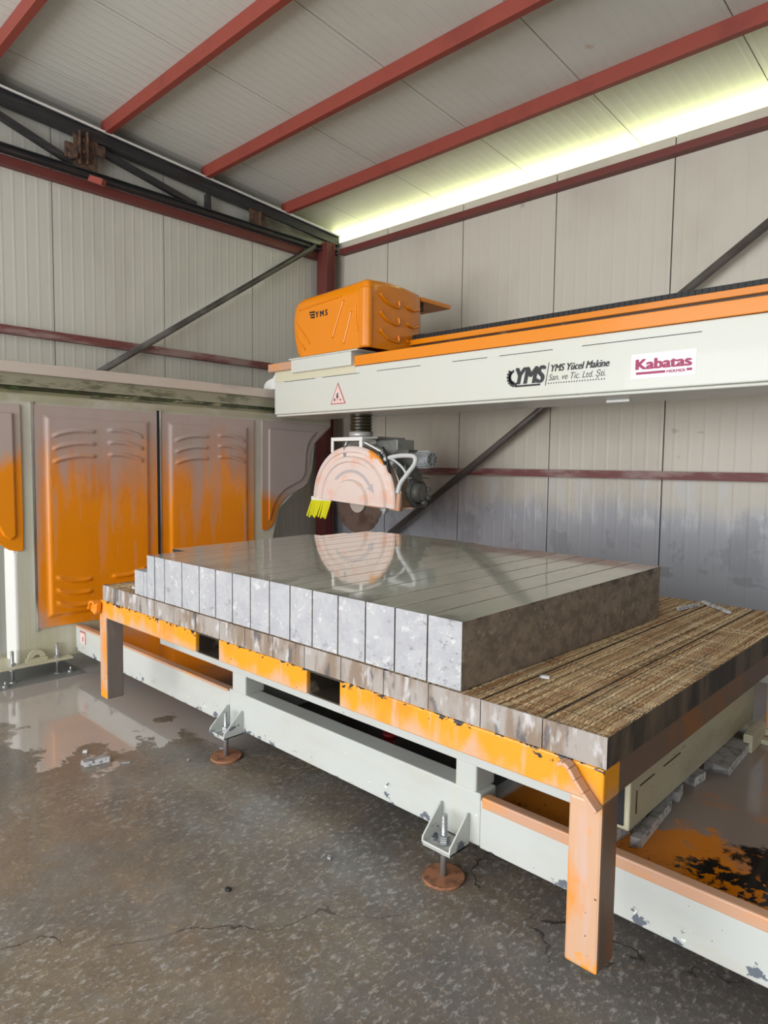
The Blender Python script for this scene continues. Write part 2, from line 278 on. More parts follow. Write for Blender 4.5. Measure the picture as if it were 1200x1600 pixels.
# ------------------------------------------------------------------ geometry helpers
class G:
    def __init__(s): s.b = bmesh.new(); s.mi = 0
    def _f(s, vs, smooth=False):
        try: f = s.b.faces.new(vs)
        except ValueError: return None
        f.material_index = s.mi; f.smooth = smooth; return f
    def hexa(s, p):   # 8 points: bottom 4 ccw, top 4 ccw
        v = [s.b.verts.new(q) for q in p]
        for q in ((3, 2, 1, 0), (4, 5, 6, 7), (0, 1, 5, 4), (1, 2, 6, 5), (2, 3, 7, 6), (3, 0, 4, 7)): s._f([v[i] for i in q])
        return s
    def box(s, x0, x1, y0, y1, z0, z1):
        return s.hexa([(x0, y0, z0), (x1, y0, z0), (x1, y1, z0), (x0, y1, z0), (x0, y0, z1), (x1, y0, z1), (x1, y1, z1), (x0, y1, z1)])
    def bar(s, p, q, w, h, up=(0, 0, 1)):
        p, q = Vector(p), Vector(q); d = (q-p).normalized(); u = Vector(up)
        a = d.cross(u).normalized(); c = a.cross(d).normalized(); a *= w/2; c *= h/2
        return s.hexa([p-a-c, p+a-c, q+a-c, q-a-c, p-a+c, p+a+c, q+a+c, q-a+c])
    def cyl(s, p, q, r, n=20, r2=None, smooth=True):
        p, q = Vector(p), Vector(q); d = (q-p).normalized(); u = Vector((0, 0, 1)) if abs(d.z) < .9 else Vector((1, 0, 0))
        a = d.cross(u).normalized(); c = d.cross(a); r2 = r if r2 is None else r2
        A = []; B = []
        for i in range(n):
            t = 2*math.pi*i/n; e = a*math.cos(t)+c*math.sin(t)
            A.append(s.b.verts.new(p+e*r)); B.append(s.b.verts.new(q+e*r2))
        for i in range(n): s._f([A[i], A[(i+1) % n], B[(i+1) % n], B[i]], smooth)
        s._f(A[::-1]); s._f(B); return s
    def poly(s, ax, pts, d0, d1):   # outline pts in the two other axes, extruded along ax
        def mk(p, d): return {'x': (d, p[0], p[1]), 'y': (p[0], d, p[1]), 'z': (p[0], p[1], d)}[ax]
        A = [s.b.verts.new(mk(p, d0)) for p in pts]; B = [s.b.verts.new(mk(p, d1)) for p in pts]; n = len(pts)
        s._f(A[::-1]); s._f(B)
        for i in range(n): s._f([A[i], A[(i+1) % n], B[(i+1) % n], B[i]])
        return s
    def tube(s, pts, r, n=12):
        pts = [Vector(p) for p in pts]
        P = []
        for i in range(len(pts)-1):   # catmull-rom
            a = pts[max(i-1, 0)]; b_ = pts[i]; c = pts[i+1]; d = pts[min(i+2, len(pts)-1)]
            for k in range(6):
                t = k/6; P.append(.5*((2*b_)+(c-a)*t+(2*a-5*b_+4*c-d)*t*t+(3*b_-a-3*c+d)*t**3))
        P.append(pts[-1]); rings = []; prev = None
        for i, p in enumerate(P):
            d = (P[min(i+1, len(P)-1)]-P[max(i-1, 0)]).normalized()
            if prev is None: prev = d.cross(Vector((.3, .2, 1))).normalized()
            a = (prev-d*prev.dot(d)).normalized(); prev = a; c = d.cross(a)
            rings.append([s.b.verts.new(p+(a*math.cos(2*math.pi*j/n)+c*math.sin(2*math.pi*j/n))*r) for j in range(n)])
        for A, B in zip(rings, rings[1:]):
            for j in range(n): s._f([A[j], A[(j+1) % n], B[(j+1) % n], B[j]], True)
        s._f(rings[0][::-1]); s._f(rings[-1]); return s
    def grid(s, fn, nu, nv, smooth=True):
        V = [[s.b.verts.new(fn(i/nu, j/nv)) for j in range(nv+1)] for i in range(nu+1)]
        for i in range(nu):
            for j in range(nv): s._f([V[i][j], V[i+1][j], V[i+1][j+1], V[i][j+1]], smooth)
        return s
    def obj(s, name, mats, parent=None, bevel=0, loc=None, label=None):
        bmesh.ops.recalc_face_normals(s.b, faces=s.b.faces[:])
        me = bpy.data.meshes.new(name); s.b.to_mesh(me); s.b.free()
        for q in (mats if isinstance(mats, (list, tuple)) else [mats]): me.materials.append(M[q] if isinstance(q, str) else q)
        o = bpy.data.objects.new(name, me); COL.objects.link(o)
        if parent is not None:
            off = Vector((0, 0, 0)); q = parent
            while q is not None: off += q.location; q = q.parent
            me.transform(Matrix.Translation(-off)); o.parent = parent
        else:
            if loc is None:
                bb = [v.co for v in me.vertices]; loc = (sum((max(v[i] for v in bb)+min(v[i] for v in bb))/2*(1 if i == j else 0) for i in (0,)) if False else 0 for j in range(3)) if False else (
                    (min(v.x for v in bb)+max(v.x for v in bb))/2, (min(v.y for v in bb)+max(v.y for v in bb))/2, min(v.z for v in bb))
            me.transform(Matrix.Translation(-Vector(loc))); o.location = loc
        if bevel:
            md = o.modifiers.new('bevel', 'BEVEL'); md.width = bevel; md.segments = 2; md.limit_method = 'ANGLE'; md.angle_limit = math.radians(40)
        if label: o['label'] = label
        return o
def thing(name, loc, label, cat, group=None):
    o = bpy.data.objects.new(name, None); COL.objects.link(o); o.location = loc; o.empty_display_size = .1
    return tag(o, label, cat, group)
def tag(o, label, cat, group=None, kind=None):
    o['label'] = label; o['category'] = cat
    if group: o['group'] = group
    if kind: o['kind'] = kind
    return o
def struct(o): o['kind'] = 'structure'; return o
def text(s, name, body, x, z, y, h, mt, parent, width=None, shear=0, bold=0, fat=0, label=None, narrow=1):
    c = bpy.data.curves.new('t', 'FONT'); c.body = body; c.size = 1; c.shear = shear; c.offset = 0; c.extrude = 0.0
    t = bpy.data.objects.new('t', c); COL.objects.link(t)
    bpy.context.view_layer.update()
    dg = bpy.context.evaluated_depsgraph_get(); me = bpy.data.meshes.new_from_object(t.evaluated_get(dg))
    bpy.data.objects.remove(t)
    w = max(v.co.x for v in me.vertices)-min(v.co.x for v in me.vertices); x0 = min(v.co.x for v in me.vertices)
    sx = (width/w) if width else h
    off = Vector((0, 0, 0)); q = parent
    while q is not None: off += q.location; q = q.parent
    for v in me.vertices:
        v.co = Vector((x+(v.co.x-x0)*sx, y, z+v.co.y*h))-off
    if fat:
        bm = bmesh.new()
        for k in range(5):
            n0 = len(bm.verts); bm.from_mesh(me); bm.verts.ensure_lookup_table()
            for v in bm.verts[n0:]: v.co += Vector(((k-2)/2*fat, -.00015*k, (k % 2-.5)*fat*.6))
        bm.to_mesh(me); bm.free()
    me.materials.clear(); me.materials.append(M[mt]); me.name = name
    o = bpy.data.objects.new(name, me); COL.objects.link(o); o.parent = parent
    if label: o['label'] = label
    return o

# ------------------------------------------------------------------ room shell
XL, YR = -5.95, 5.35
RS = .0707
def roofz(y): return 4.285+RS*(YR-y)
struct(G().box(-6.2, 6.2, -5.4, 5.6, -.15, 0).obj('floor', 'floor'))
g = G(); x = -5.07-1.0
while x < 6.1:
    a, b_ = max(x, -6.0), min(x+.994, 6.2); g.box(a, b_, YR, YR+.05, 0, 4.13); x += 1.004
g.mi = 1; g.box(-6.0, 6.2, YR+.02, YR+.10, 0, 4.125)
struct(g.obj('wall_right', ['wall_r', 'gap']))
g = G(); y = 2.243-9*1.0
for i in range(13):
    a, b_ = y+i*.999, y+i*.999+.991
    if a > 5.35: break
    a = max(a, -5.3); b_ = min(b_, 5.35)
    if b_ <= a: continue
    g.hexa([(XL-.05, a, 0), (XL, a, 0), (XL, b_, 0), (XL-.05, b_, 0), (XL-.05, a, roofz(a)), (XL, a, roofz(a)), (XL, b_, roofz(b_)), (XL-.05, b_, roofz(b_))])
g.mi = 1; g.hexa([(XL-.1, -5.3, 0), (XL-.02, -5.3, 0), (XL-.02, 5.35, 0), (XL-.1, 5.35, 0), (XL-.1, -5.3, roofz(-5.3)), (XL-.02, -5.3, roofz(-5.3)), (XL-.02, 5.35, roofz(5.35)), (XL-.1, 5.35, roofz(5.35))])
struct(g.obj('wall_left', ['wall_l', 'gap']))
struct(G().box(6.2, 6.3, -5.3, 5.4, 0, 5.2).obj('wall_far_right', 'wall_r'))
g = G(); x = -6.46
while x < 6.3:
    a, b_ = max(x+.003, -6.1), min(x+1.001, 6.3); y0, y1 = -5.4, 5.95
    g.hexa([(a, y0, roofz(y0)), (b_, y0, roofz(y0)), (b_, y1, roofz(y1)), (a, y1, roofz(y1)), (a, y0, roofz(y0)+.05), (b_, y0, roofz(y0)+.05), (b_, y1, roofz(y1)+.05), (a, y1, roofz(y1)+.05)])
    x += 1.005
g.mi = 1; a, b_ = -6.1, 6.3
g.hexa([(a, y0, roofz(y0)+.01), (b_, y0, roofz(y0)+.01), (b_, y1, roofz(y1)+.01), (a, y1, roofz(y1)+.01), (a, y0, roofz(y0)+.06), (b_, y0, roofz(y0)+.06), (b_, y1, roofz(y1)+.06), (a, y1, roofz(y1)+.06)])
struct(g.obj('ceiling', ['roof', 'gap']))
struct(G().box(-40, 40, 5.7, 60, -.3, -.2).obj('ground_outside', 'grass'))
# purlins
PN = ['red roof purlin nearest the strip of daylight', 'red roof purlin second from the strip of daylight',
      'red roof purlin third from the strip of daylight', 'red roof purlin crossing the top left corner of the ceiling']
for i, py in enumerate((4.53, 3.57, 2.61, 1.65)):
    z1 = roofz(py)-.002; z0 = roofz(py)-.11
    g = G(); g.poly('x', [(py, z0), (py, z1), (py+.05, z1-.003), (py+.05, z1-.012), (py+.006, z1-.010), (py+.006, z0+.008), (py+.05, z0+.005), (py+.05, z0)], -5.86, 6.1)
    tag(g.obj('roof_purlin', 'red'), PN[i], 'purlin', 'red purlins under the roof')
# truss at the left wall
TX = -5.85
t = thing('roof_truss', (TX, 3.4, 3.96), 'dark steel roof truss along the top of the left wall', 'truss')
def ctop(y): return roofz(y)-.112
g = G(); g.hexa([(TX-.04, -5, ctop(-5)-.10), (TX+.04, -5, ctop(-5)-.10), (TX+.04, 5.32, ctop(5.32)-.09), (TX-.04, 5.32, ctop(5.32)-.09),
                 (TX-.04, -5, ctop(-5)), (TX+.04, -5, ctop(-5)), (TX+.04, 5.32, ctop(5.32)), (TX-.04, 5.32, ctop(5.32))])
g.hexa([(TX-.05, -5, ctop(-5)-.008), (TX+.06, -5, ctop(-5)-.008), (TX+.06, 5.3, ctop(5.3)-.008), (TX-.05, 5.3, ctop(5.3)-.008),
        (TX-.05, -5, ctop(-5)), (TX+.06, -5, ctop(-5)), (TX+.06, 5.3, ctop(5.3)), (TX-.05, 5.3, ctop(5.3))])
g.obj('top_chord', 'blacksteel', t)
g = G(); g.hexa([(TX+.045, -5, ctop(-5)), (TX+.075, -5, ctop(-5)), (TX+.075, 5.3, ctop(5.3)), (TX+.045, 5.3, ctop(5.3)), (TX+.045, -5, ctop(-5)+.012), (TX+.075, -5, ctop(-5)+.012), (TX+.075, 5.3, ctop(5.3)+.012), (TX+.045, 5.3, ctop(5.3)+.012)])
g.obj('bright_edge', 'white', t)  # added white strip, paints the highlight along the chord edge
g = G(); g.box(TX-.03, TX+.045, -5, 5.3, 3.975, 3.983); g.box(TX-.03, TX+.045, -5, 5.3, 4.020, 4.028); g.box(TX-.01, TX+.01, -5, 5.3, 3.98, 4.025)
g.obj('bottom_chord', 'blacksteel', t)
for (a, b_) in (((1.0, 4.50), (2.36, 4.06)), ((2.50, 4.25), (3.50, 4.04)), ((0.9, 4.05), (-.6, 4.5))):
    G().bar((TX, a[0], a[1]), (TX, b_[0], b_[1]), .05, .05, (1, 0, 0)).obj('diagonal_web', 'blacksteel', t)
G().box(TX-.025, TX+.025, 3.61, 3.66, 4.02, 4.17).obj('post', 'blacksteel', t)
G().hexa([(TX-.012, 4.25, 4.02), (TX+.012, 4.25, 4.02), (TX+.012, 5.28, 4.02), (TX-.012, 5.28, 4.02), (TX-.012, 4.25, 4.19), (TX+.012, 4.25, 4.19), (TX+.012, 5.28, 4.10), (TX-.012, 5.28, 4.10)]).obj('solid_web', 'websteel', t)
g = G(); g.box(TX+.02, TX+.03, 2.36, 2.56, 4.02, 4.34); g.box(TX+.03, TX+.06, 2.40, 2.41, 4.05, 4.32); g.box(TX+.03, TX+.07, 2.46, 2.47, 4.07, 4.32)
g.box(TX+.02, TX+.05, 2.29, 2.40, 4.08, 4.20); g.cyl((TX+.02, 2.34, 4.10), (TX+.09, 2.34, 4.10), .03); g.box(TX+.02, TX+.04, 2.54, 2.62, 4.17, 4.26)
g.cyl((TX+.03, 2.44, 4.25), (TX+.05, 2.44, 4.25), .014); g.cyl((TX+.03, 2.44, 4.16), (TX+.05, 2.44, 4.16), .014)
g.obj('splice_plate', 'rust', t)
g = G(); g.box(TX+.02, TX+.03, 4.10, 4.30, 4.03, 4.18); g.box(TX+.03, TX+.05, 4.22, 4.23, 4.04, 4.17); g.obj('splice_plate', 'rust', t)
G().bar((TX+.02, 2.50, 3.97), (TX+.14, 2.56, 3.92), .05, .05).obj('cleat', 'red', t)
# girts, column, braces
struct(G().box(XL, XL+.07, -5, 5.1, 3.895, 3.965).obj('trim_left_upper_girt', 'red_dark'))
struct(G().box(XL, XL+.07, -5, 5.1, 2.60, 2.665).obj('trim_left_lower_girt', 'red_mud'))
struct(G().box(-5.75, 6.1, YR-.08, YR-.002, 3.965, 4.025).obj('trim_right_upper_girt', 'red_dark'))
struct(G().box(-5.75, 6.1, YR-.08, YR-.002, 1.512, 1.575).obj('trim_right_lower_girt', 'red_mud'))
g = G(); g.box(-5.905, -5.735, 5.07, 5.082, 0, 4.06); g.box(-5.905, -5.735, 5.178, 5.19, 0, 4.06); g.box(-5.82, -5.75, 5.08, 5.18, 0, 4.06)
tag(g.obj('steel_column', 'red_dark'), 'red steel column in the corner where the two walls meet', 'column')
tag(G().cyl((XL+.12, 0.3, 0.85), (XL+.12, 4.97, 4.0), .03).obj('brace_tube', 'tube'), 'grey brace tube slanting up across the left wall', 'brace')
tag(G().cyl((-5.6, YR-.13, .36), (-1.0, YR-.13, 3.53), .032).obj('brace_tube', 'tube_d'), 'grey brace tube slanting behind the machine on the right wall', 'brace')

# ------------------------------------------------------------------ rail wall with covers
RX = -5.2
rw = thing('rail_support_wall', (RX-.1, 2.8, .11), 'tall cream side wall of the saw with orange panels at left', 'machine frame')
p3 = [(3.789, 1.998), (4.604, 1.992), (4.587, 1.945), (4.50, 1.87), (4.42, 1.79), (4.384, 1.70), (4.378, 1.60), (4.377, 1.48), (4.336, 1.398), (4.27, 1.355), (4.189, 1.324), (4.10, 1.29), (4.031, 1.24), (3.975, 1.16), (3.945, 1.06), (3.909, 1.0), (3.86, .968), (3.819, .96), (3.789, .98)]
out = [(1.655, .115), (1.655, 1.0), (1.50, 1.12), (1.36, 1.3), (1.28, 1.6), (1.1, 1.95), (1.1, 2.16), (4.66, 2.16), (4.66, 1.98), (4.45, 1.80), (4.41, 1.5), (4.2, 1.32), (4.0, 1.16), (3.93, .9), (3.93, .115)]
G().poly('x', out, RX-.21, RX).obj('side_plate', 'railwall', rw, .004)
G().box(RX-.012, RX+.001, 1.64, 1.655, .115, .93).obj('end_flange', 'white', rw)
G().box(RX-.21, RX-.005, 1.635, 1.654, .115, .95).obj('end_plate', 'white', rw)
G().box(RX-.30, RX+.045, .6, 4.9, 2.212, 2.292).obj('rail_cap', 'cap', rw, .006)
G().box(RX-.25, RX+.02, .6, 4.9, 2.125, 2.212).obj('rail_bed', 'olive', rw)
G().box(RX-.22, RX+.012, 1.1, 4.66, 2.098, 2.124).obj('grimy_edge', 'grime', rw, .003)
def louver_h(y, z, spec):
    h = 0
    for (ya, yb, zc, sag, w, full) in spec:
        if ya < y < yb:
            t = (y-ya)/(yb-ya); zz = zc+sag*4*t*(1-t)+(full*(t-.5))
            d = (z-zz)/w
            if abs(d) < 1:
                e = min(1, min(t, 1-t)*12); h = max(h, (1-d*d)*e)
    return h
def cover_panel(name, ya, yb, za, zb, spec, mt, label):
    ny, nz = 90, 220
    def fn(u, v):
        y = ya+(yb-ya)*u; z = za+(zb-za)*v
        ey = min(y-ya, yb-y); ez = min(z-za, zb-z); e = min(ey, ez)
        hh = .012
        hh += .018*max(0, min(1, (e-.07)/.025))
        hh += .018*louver_h(y, z, spec)
        return (RX+hh, y, z)
    g = G(); g.grid(fn, ny, nz); g.box(RX+.002, RX+.008, ya+.001, yb-.001, za+.001, zb-.001)
    return g.obj(name, mt, rw, label=label)
def lv(ya, yb, zs, sag, w, full): return [(ya, yb, z, sag, w, full) for z in zs]
s1 = lv(1.90, 2.225, (1.800, 1.705, 1.61), .022, .017, .045)+lv(2.315, 2.61, (1.815, 1.720, 1.625), .022, .017, -.045)
s1 += lv(1.91, 2.18, (.715, .62, .525), -.022, .017, -.04)+lv(2.33, 2.62, (.715, .62, .525), -.022, .017, .04)
cover_panel('cover_panel', 1.785, 2.735, .36, 2.0, s1, 'panel', 'wide orange cover panel splashed with grey mud')
s2 = [(a+.985, b_+.985, z, s, w, f) for (a, b_, z, s, w, f) in s1]
cover_panel('cover_panel', 2.768, 3.70, .36, 2.0, s2, 'panel', 'orange cover panel behind the stone block')
G().box(RX+.001, RX+.014, 1.768, 1.783, .34, 2.02).obj('edge_strip', 'chrome', rw)
G().box(RX+.001, RX+.016, 2.740, 2.752, .34, 2.02).obj('edge_strip', 'black', rw); G().box(RX+.001, RX+.02, 2.755, 2.766, .34, 2.02).obj('edge_strip', 'chrome', rw)
def inset(pts, k, c): return [(c[0]+(p[0]-c[0])*k, c[1]+(p[1]-c[1])*k) for p in pts]
G().poly('x', p3, RX+.001, RX+.015).obj('gusset_cover', 'gusset', rw, .004, label='curved gusset cover greyed with mud')
pin = [(3.86, 1.925), (4.46, 1.918), (4.40, 1.87), (4.34, 1.80), (4.315, 1.70), (4.31, 1.60), (4.305, 1.5), (4.26, 1.435), (4.15, 1.39), (4.05, 1.345), (3.97, 1.28), (3.915, 1.19), (3.885, 1.09), (3.86, 1.05)]
G().poly('x', pin, RX+.013, RX+.034).obj('gusset_boss', 'gusset', rw, .014)
p0 = [(1.695, 1.994), (1.15, 1.98), (1.16, 1.94), (1.25, 1.85), (1.33, 1.7), (1.345, 1.5), (1.39, 1.38), (1.45, 1.2), (1.50, 1.07), (1.547, 1.0), (1.60, .96), (1.66, .945), (1.694, .95), (1.698, 1.2)]
G().poly('x', p0, RX+.002, RX+.016).obj('gusset_cover', 'gusset_l', rw, .004, label='orange gusset cover at the left edge of the picture')
G().poly('x', [(1.64, 1.93), (1.33, 1.92), (1.40, 1.75), (1.42, 1.5), (1.47, 1.35), (1.52, 1.16), (1.565, 1.06), (1.61, 1.03), (1.645, 1.06)], RX+.014, RX+.036).obj('gusset_boss', 'gusset_l', rw, .014)
# foot plate, bolts, lifting lug
G().box(RX-.33, RX+.09, 1.50, 2.0, .112, .128).obj('foot_plate', 'railwall', rw, .003)
for (bx, by) in ((-5.162, 1.593), (-5.168, 1.904)):
    q = G().cyl((bx, by, .0), (bx, by, .235), .012, 12).obj('levelling_bolt', 'bolt', rw)
    g = G(); g.cyl((bx, by, .128), (bx, by, .148), .021, 6, smooth=False); g.cyl((bx, by, .092), (bx, by, .111), .021, 6, smooth=False); g.cyl((bx, by, 0), (bx, by, .014), .022, 12)
    g.obj('nut', 'bolt', q)
lug = [(1.67, .128)]+[(1.755-.065*math.cos(a), .165+.065*math.sin(a)) for a in [i*math.pi/10 for i in range(11)]]+[(1.84, .128)]
g = G(); pts = lug; n = 10
ring = [(1.755-.062*math.cos(i*math.pi/12), .155+.062*math.sin(i*math.pi/12)) for i in range(13)]
rin = [(1.755-.026*math.cos(i*math.pi/12), .155+.026*math.sin(i*math.pi/12)) for i in range(13)]
for i in range(12):
    a, b_, c, d = ring[i], ring[i+1], rin[i+1], rin[i]; X0, X1 = RX+.035, RX+.05
    g.hexa([(X0, d[0], d[1]), (X0, c[0], c[1]), (X1, c[0], c[1]), (X1, d[0], d[1]), (X0, a[0], a[1]), (X0, b_[0], b_[1]), (X1, b_[0], b_[1]), (X1, a[0], a[1])])
g.box(RX+.035, RX+.05, 1.68, 1.83, .128, .157)
g.obj('lifting_lug', 'railwall', rw)
# right hand twin of the rail wall, outside the picture
G().poly('x', [(1.655, .115), (1.655, 2.16), (4.66, 2.16), (4.66, .115)], .80, 1.0).obj('far_side_plate', 'railwall', rw) if False else None
fp = thing('floor_plate', (-5.3, 1.7, 0), 'thin steel plate on the floor under the saw wall foot', 'plate')
G().box(-5.62, -5.04, 1.40, 2.06, 0, .008).obj('plate', 'flange', fp)
for (ax_, ay) in ((-5.08, 1.52), (-5.13, 1.985)):
    g = G(); g.cyl((ax_, ay, .008), (ax_, ay, .022), .02, 6, smooth=False); g.cyl((ax_, ay, .02), (ax_, ay, .05), .008, 10); g.obj('anchor_bolt', 'bolt', fp)
rt = thing('rail_support_wall', (1.0, 2.8, 0), 'cream side wall of the saw beyond the right edge of the picture', 'machine frame')
G().box(.92, 1.1, 1.65, 4.66, .0, 2.16).obj('side_plate', 'railwall', rt); G().box(.88, 1.18, 1.1, 4.9, 2.16, 2.292).obj('rail_cap', 'cap', rt)

# ------------------------------------------------------------------ base frame with trays
BY = 2.055
bf = thing('machine_base', (-2.3, BY, .14), 'low cream steel base frame under the saw table', 'machine base')
g = G(); g.box(RX+.003, -3.115, BY, BY+.044, .145, .337); g.box(-3.115, -1.425, BY, BY+.105, .145, .352); g.box(-1.425, .9, BY, BY+.044, .140, .330)
g.obj('front_beam', 'base', bf, .005)
g = G(); g.box(RX+.002, -3.13, BY-.001, BY+.045, .330, .345); g.obj('tray_lip', 'orange_dusty', bf, .003)
g = G(); g.box(-1.42, .9, BY-.001, BY+.045, .298, .343); g.obj('tray_lip', 'orange_dusty', bf, .006)
G().box(-3.05, -1.49, BY+.12, 4.59, .15, .165).obj('oily_pan', 'pan', bf)  # added black sheet, stands in for the shade inside the base
G().box(RX+.01, -3.13, BY+.044, 3.9, .255, .27).obj('sludge_tray', 'tray_l', bf)
G().box(-1.43, .9, BY+.044, 4.6, .262, .277).obj('sludge_tray', 'tray', bf)
g = G(); g.box(RX+.003, .9, 4.6, 4.7, .14, .34); g.box(-3.14, -3.06, BY+.12, 4.6, .15, .34); g.box(-1.48, -1.43, BY+.12, 4.6, .15, .30); g.obj('cross_beam', 'base', bf)
for (px, w) in ((-3.09, .125), (-1.548, .10)):
    G().box(px, px+w, BY+.002, BY+.13, .345, .70 if False else .50).obj('post', 'base', bf, .008)
# upper sub frame carrying the table
sf = thing('table_carrier', (-2.3, 2.06, .48), 'cream carrier frame between the base and the orange table', 'machine frame')
G().box(-3.88, -1.0, 2.05, 2.15, .456, .703).obj('front_beam', 'base', sf, .004)
G().box(-1.04, -.93, 2.25, 3.75, .322, .703).obj('side_beam', 'sub', sf, .006)
G().box(-1.02, -.95, 2.242, 2.25, .34, .69).obj('dark_opening', 'black', sf)
G().box(-3.88, -3.78, 2.15, 3.75, .40, .703).obj('side_beam', 'sub', sf, .006)
# decorative panel weld line on the right beam
for w in ((2.30, 2.306, .37, .455), (2.33, 2.46, .462, .466), (2.55, 2.72, .462, .466)): G().box(-.931, -.927, *w).obj('weld_line', 'rust', sf)
# adjustable feet
def foot(cx, cy, lab):
    t = thing('levelling_foot', (cx, cy, 0), lab, 'machine foot', 'levelling feet of the base')
    g = G(); g.cyl((cx, cy, 0), (cx, cy, .012), .082, 40); g.obj('foot_disc', 'pad', t)
    g = G(); g.cyl((cx, cy, .01), (cx, cy, .255), .0125, 14); g.obj('threaded_rod', 'bolt', t)
    g = G(); g.cyl((cx, cy, .150), (cx, cy, .176), .023, 6, smooth=False); g.cyl((cx, cy, .146), (cx, cy, .150), .028, 16); g.obj('nut', 'bolt', t)
    g = G(); w = .07; y0 = 1.93
    g.box(cx-w, cx+w, y0, BY-.001, .132, .142); g.box(cx-w, cx+w, y0, y0+.006, .136, .150)
    for sx in (-w, w-.008): g.poly('x', [(BY-.001, .132), (BY-.001, .262), (BY-.018, .262), (y0+.004, .165), (y0, .14), (y0+.004, .132)], cx+sx, cx+sx+.008)
    g.obj('bracket', 'base', t, .002)
foot(-3.05, 1.99, 'levelling foot with rusty disc nearer the orange saw panels')
foot(-1.541, 1.985, 'levelling foot with rusty disc beside the near table leg')

# ------------------------------------------------------------------ orange table
TY = 1.642; TL, TR = -3.815, -.75; TB = 3.74
tb = thing('saw_table', (-2.28, TY, .235), 'worn orange steel saw table with a timber bed', 'table')
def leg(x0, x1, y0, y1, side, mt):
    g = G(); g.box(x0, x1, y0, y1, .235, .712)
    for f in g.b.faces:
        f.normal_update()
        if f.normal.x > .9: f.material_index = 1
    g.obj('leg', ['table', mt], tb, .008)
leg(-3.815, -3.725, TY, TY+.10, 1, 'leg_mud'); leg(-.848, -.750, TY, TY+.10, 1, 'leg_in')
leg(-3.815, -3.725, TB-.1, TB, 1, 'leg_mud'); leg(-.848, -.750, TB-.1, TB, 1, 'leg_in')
for (a, b_) in ((TL, -2.77), (-2.576, -1.961), (-1.775, TR)):
    G().box(a+.0005, b_-.0005, TY+.0005, TY+.10, .7125 if False else .708, .8062).obj('front_rail', 'table', tb, .006)
for (a, b_) in ((-2.77, -2.576), (-1.961, -1.775)):
    g = G(); g.box(a, b_, TY+.012, TB-.02, .706, .712); g.box(a-.004, a, TY+.02, TB-.02, .71, .80); g.box(b_, b_+.004, TY+.02, TB-.02, .71, .80)
    g.box(a, b_, TY+.004, TB-.02, .800, .806); g.obj('fork_pocket', 'pocket', tb)
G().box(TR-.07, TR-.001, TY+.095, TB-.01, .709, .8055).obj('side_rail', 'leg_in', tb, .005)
G().box(TL+.001, TL+.07, TY+.095, TB-.01, .709, .8055).obj('side_rail', 'table', tb, .005)
G().box(TL, TR, TB-.08, TB, .708, .806).obj('back_rail', 'table', tb, .005)
# hooks
g = G(); pts = [(-.876, .800), (-.850, .812), (-.822, .80), (-.815, .775), (-.742, .708), (-.760, .692), (-.846, .752), (-.873, .77)]
hk = [Vector((x_, TY-.004, z_)) for x_, z_ in ((-.868, .795), (-.850, .806), (-.833, .795), (-.815, .770), (-.790, .742), (-.752, .703))]
g = G()
for a, b_ in zip(hk, hk[1:]): g.bar(a, b_, .05, .012, (0, 1, 0))
g = G(); W_ = .035
for a, b_ in zip(hk, hk[1:]):
    d = (b_-a).normalized(); n_ = Vector((-d.z, 0, d.x))*.006
    g.hexa([a-n_+Vector((0, -W_, 0)), a+n_+Vector((0, -W_, 0)), a+n_, a-n_, b_-n_+Vector((0, -W_, 0)), b_+n_+Vector((0, -W_, 0)), b_+n_, b_-n_])
g.obj('hook', 'orange_dusty', tb, .003)
g = G(); hk = [Vector((x_, TY-.03, z_)) for x_, z_ in ((-3.78, .79), (-3.80, .800), (-3.83, .795), (-3.85, .77), (-3.855, .745))]
for a, b_ in zip(hk, hk[1:]):
    d = (b_-a).normalized(); n_ = Vector((-d.z, 0, d.x))*.007
    g.hexa([a-n_+Vector((0, -.02, 0)), a+n_+Vector((0, -.02, 0)), a+n_+Vector((0, .05, 0)), a-n_+Vector((0, .05, 0)), b_-n_+Vector((0, -.02, 0)), b_+n_+Vector((0, -.02, 0)), b_+n_+Vector((0, .05, 0)), b_-n_+Vector((0, .05, 0))])
g.poly('y', [(-3.86, .74), (-3.80, .722), (-3.775, .74), (-3.765, .79), (-3.81, .80), (-3.84, .785)], TY-.035, TY-.005)
g.obj('hook', 'orange', tb, .006)

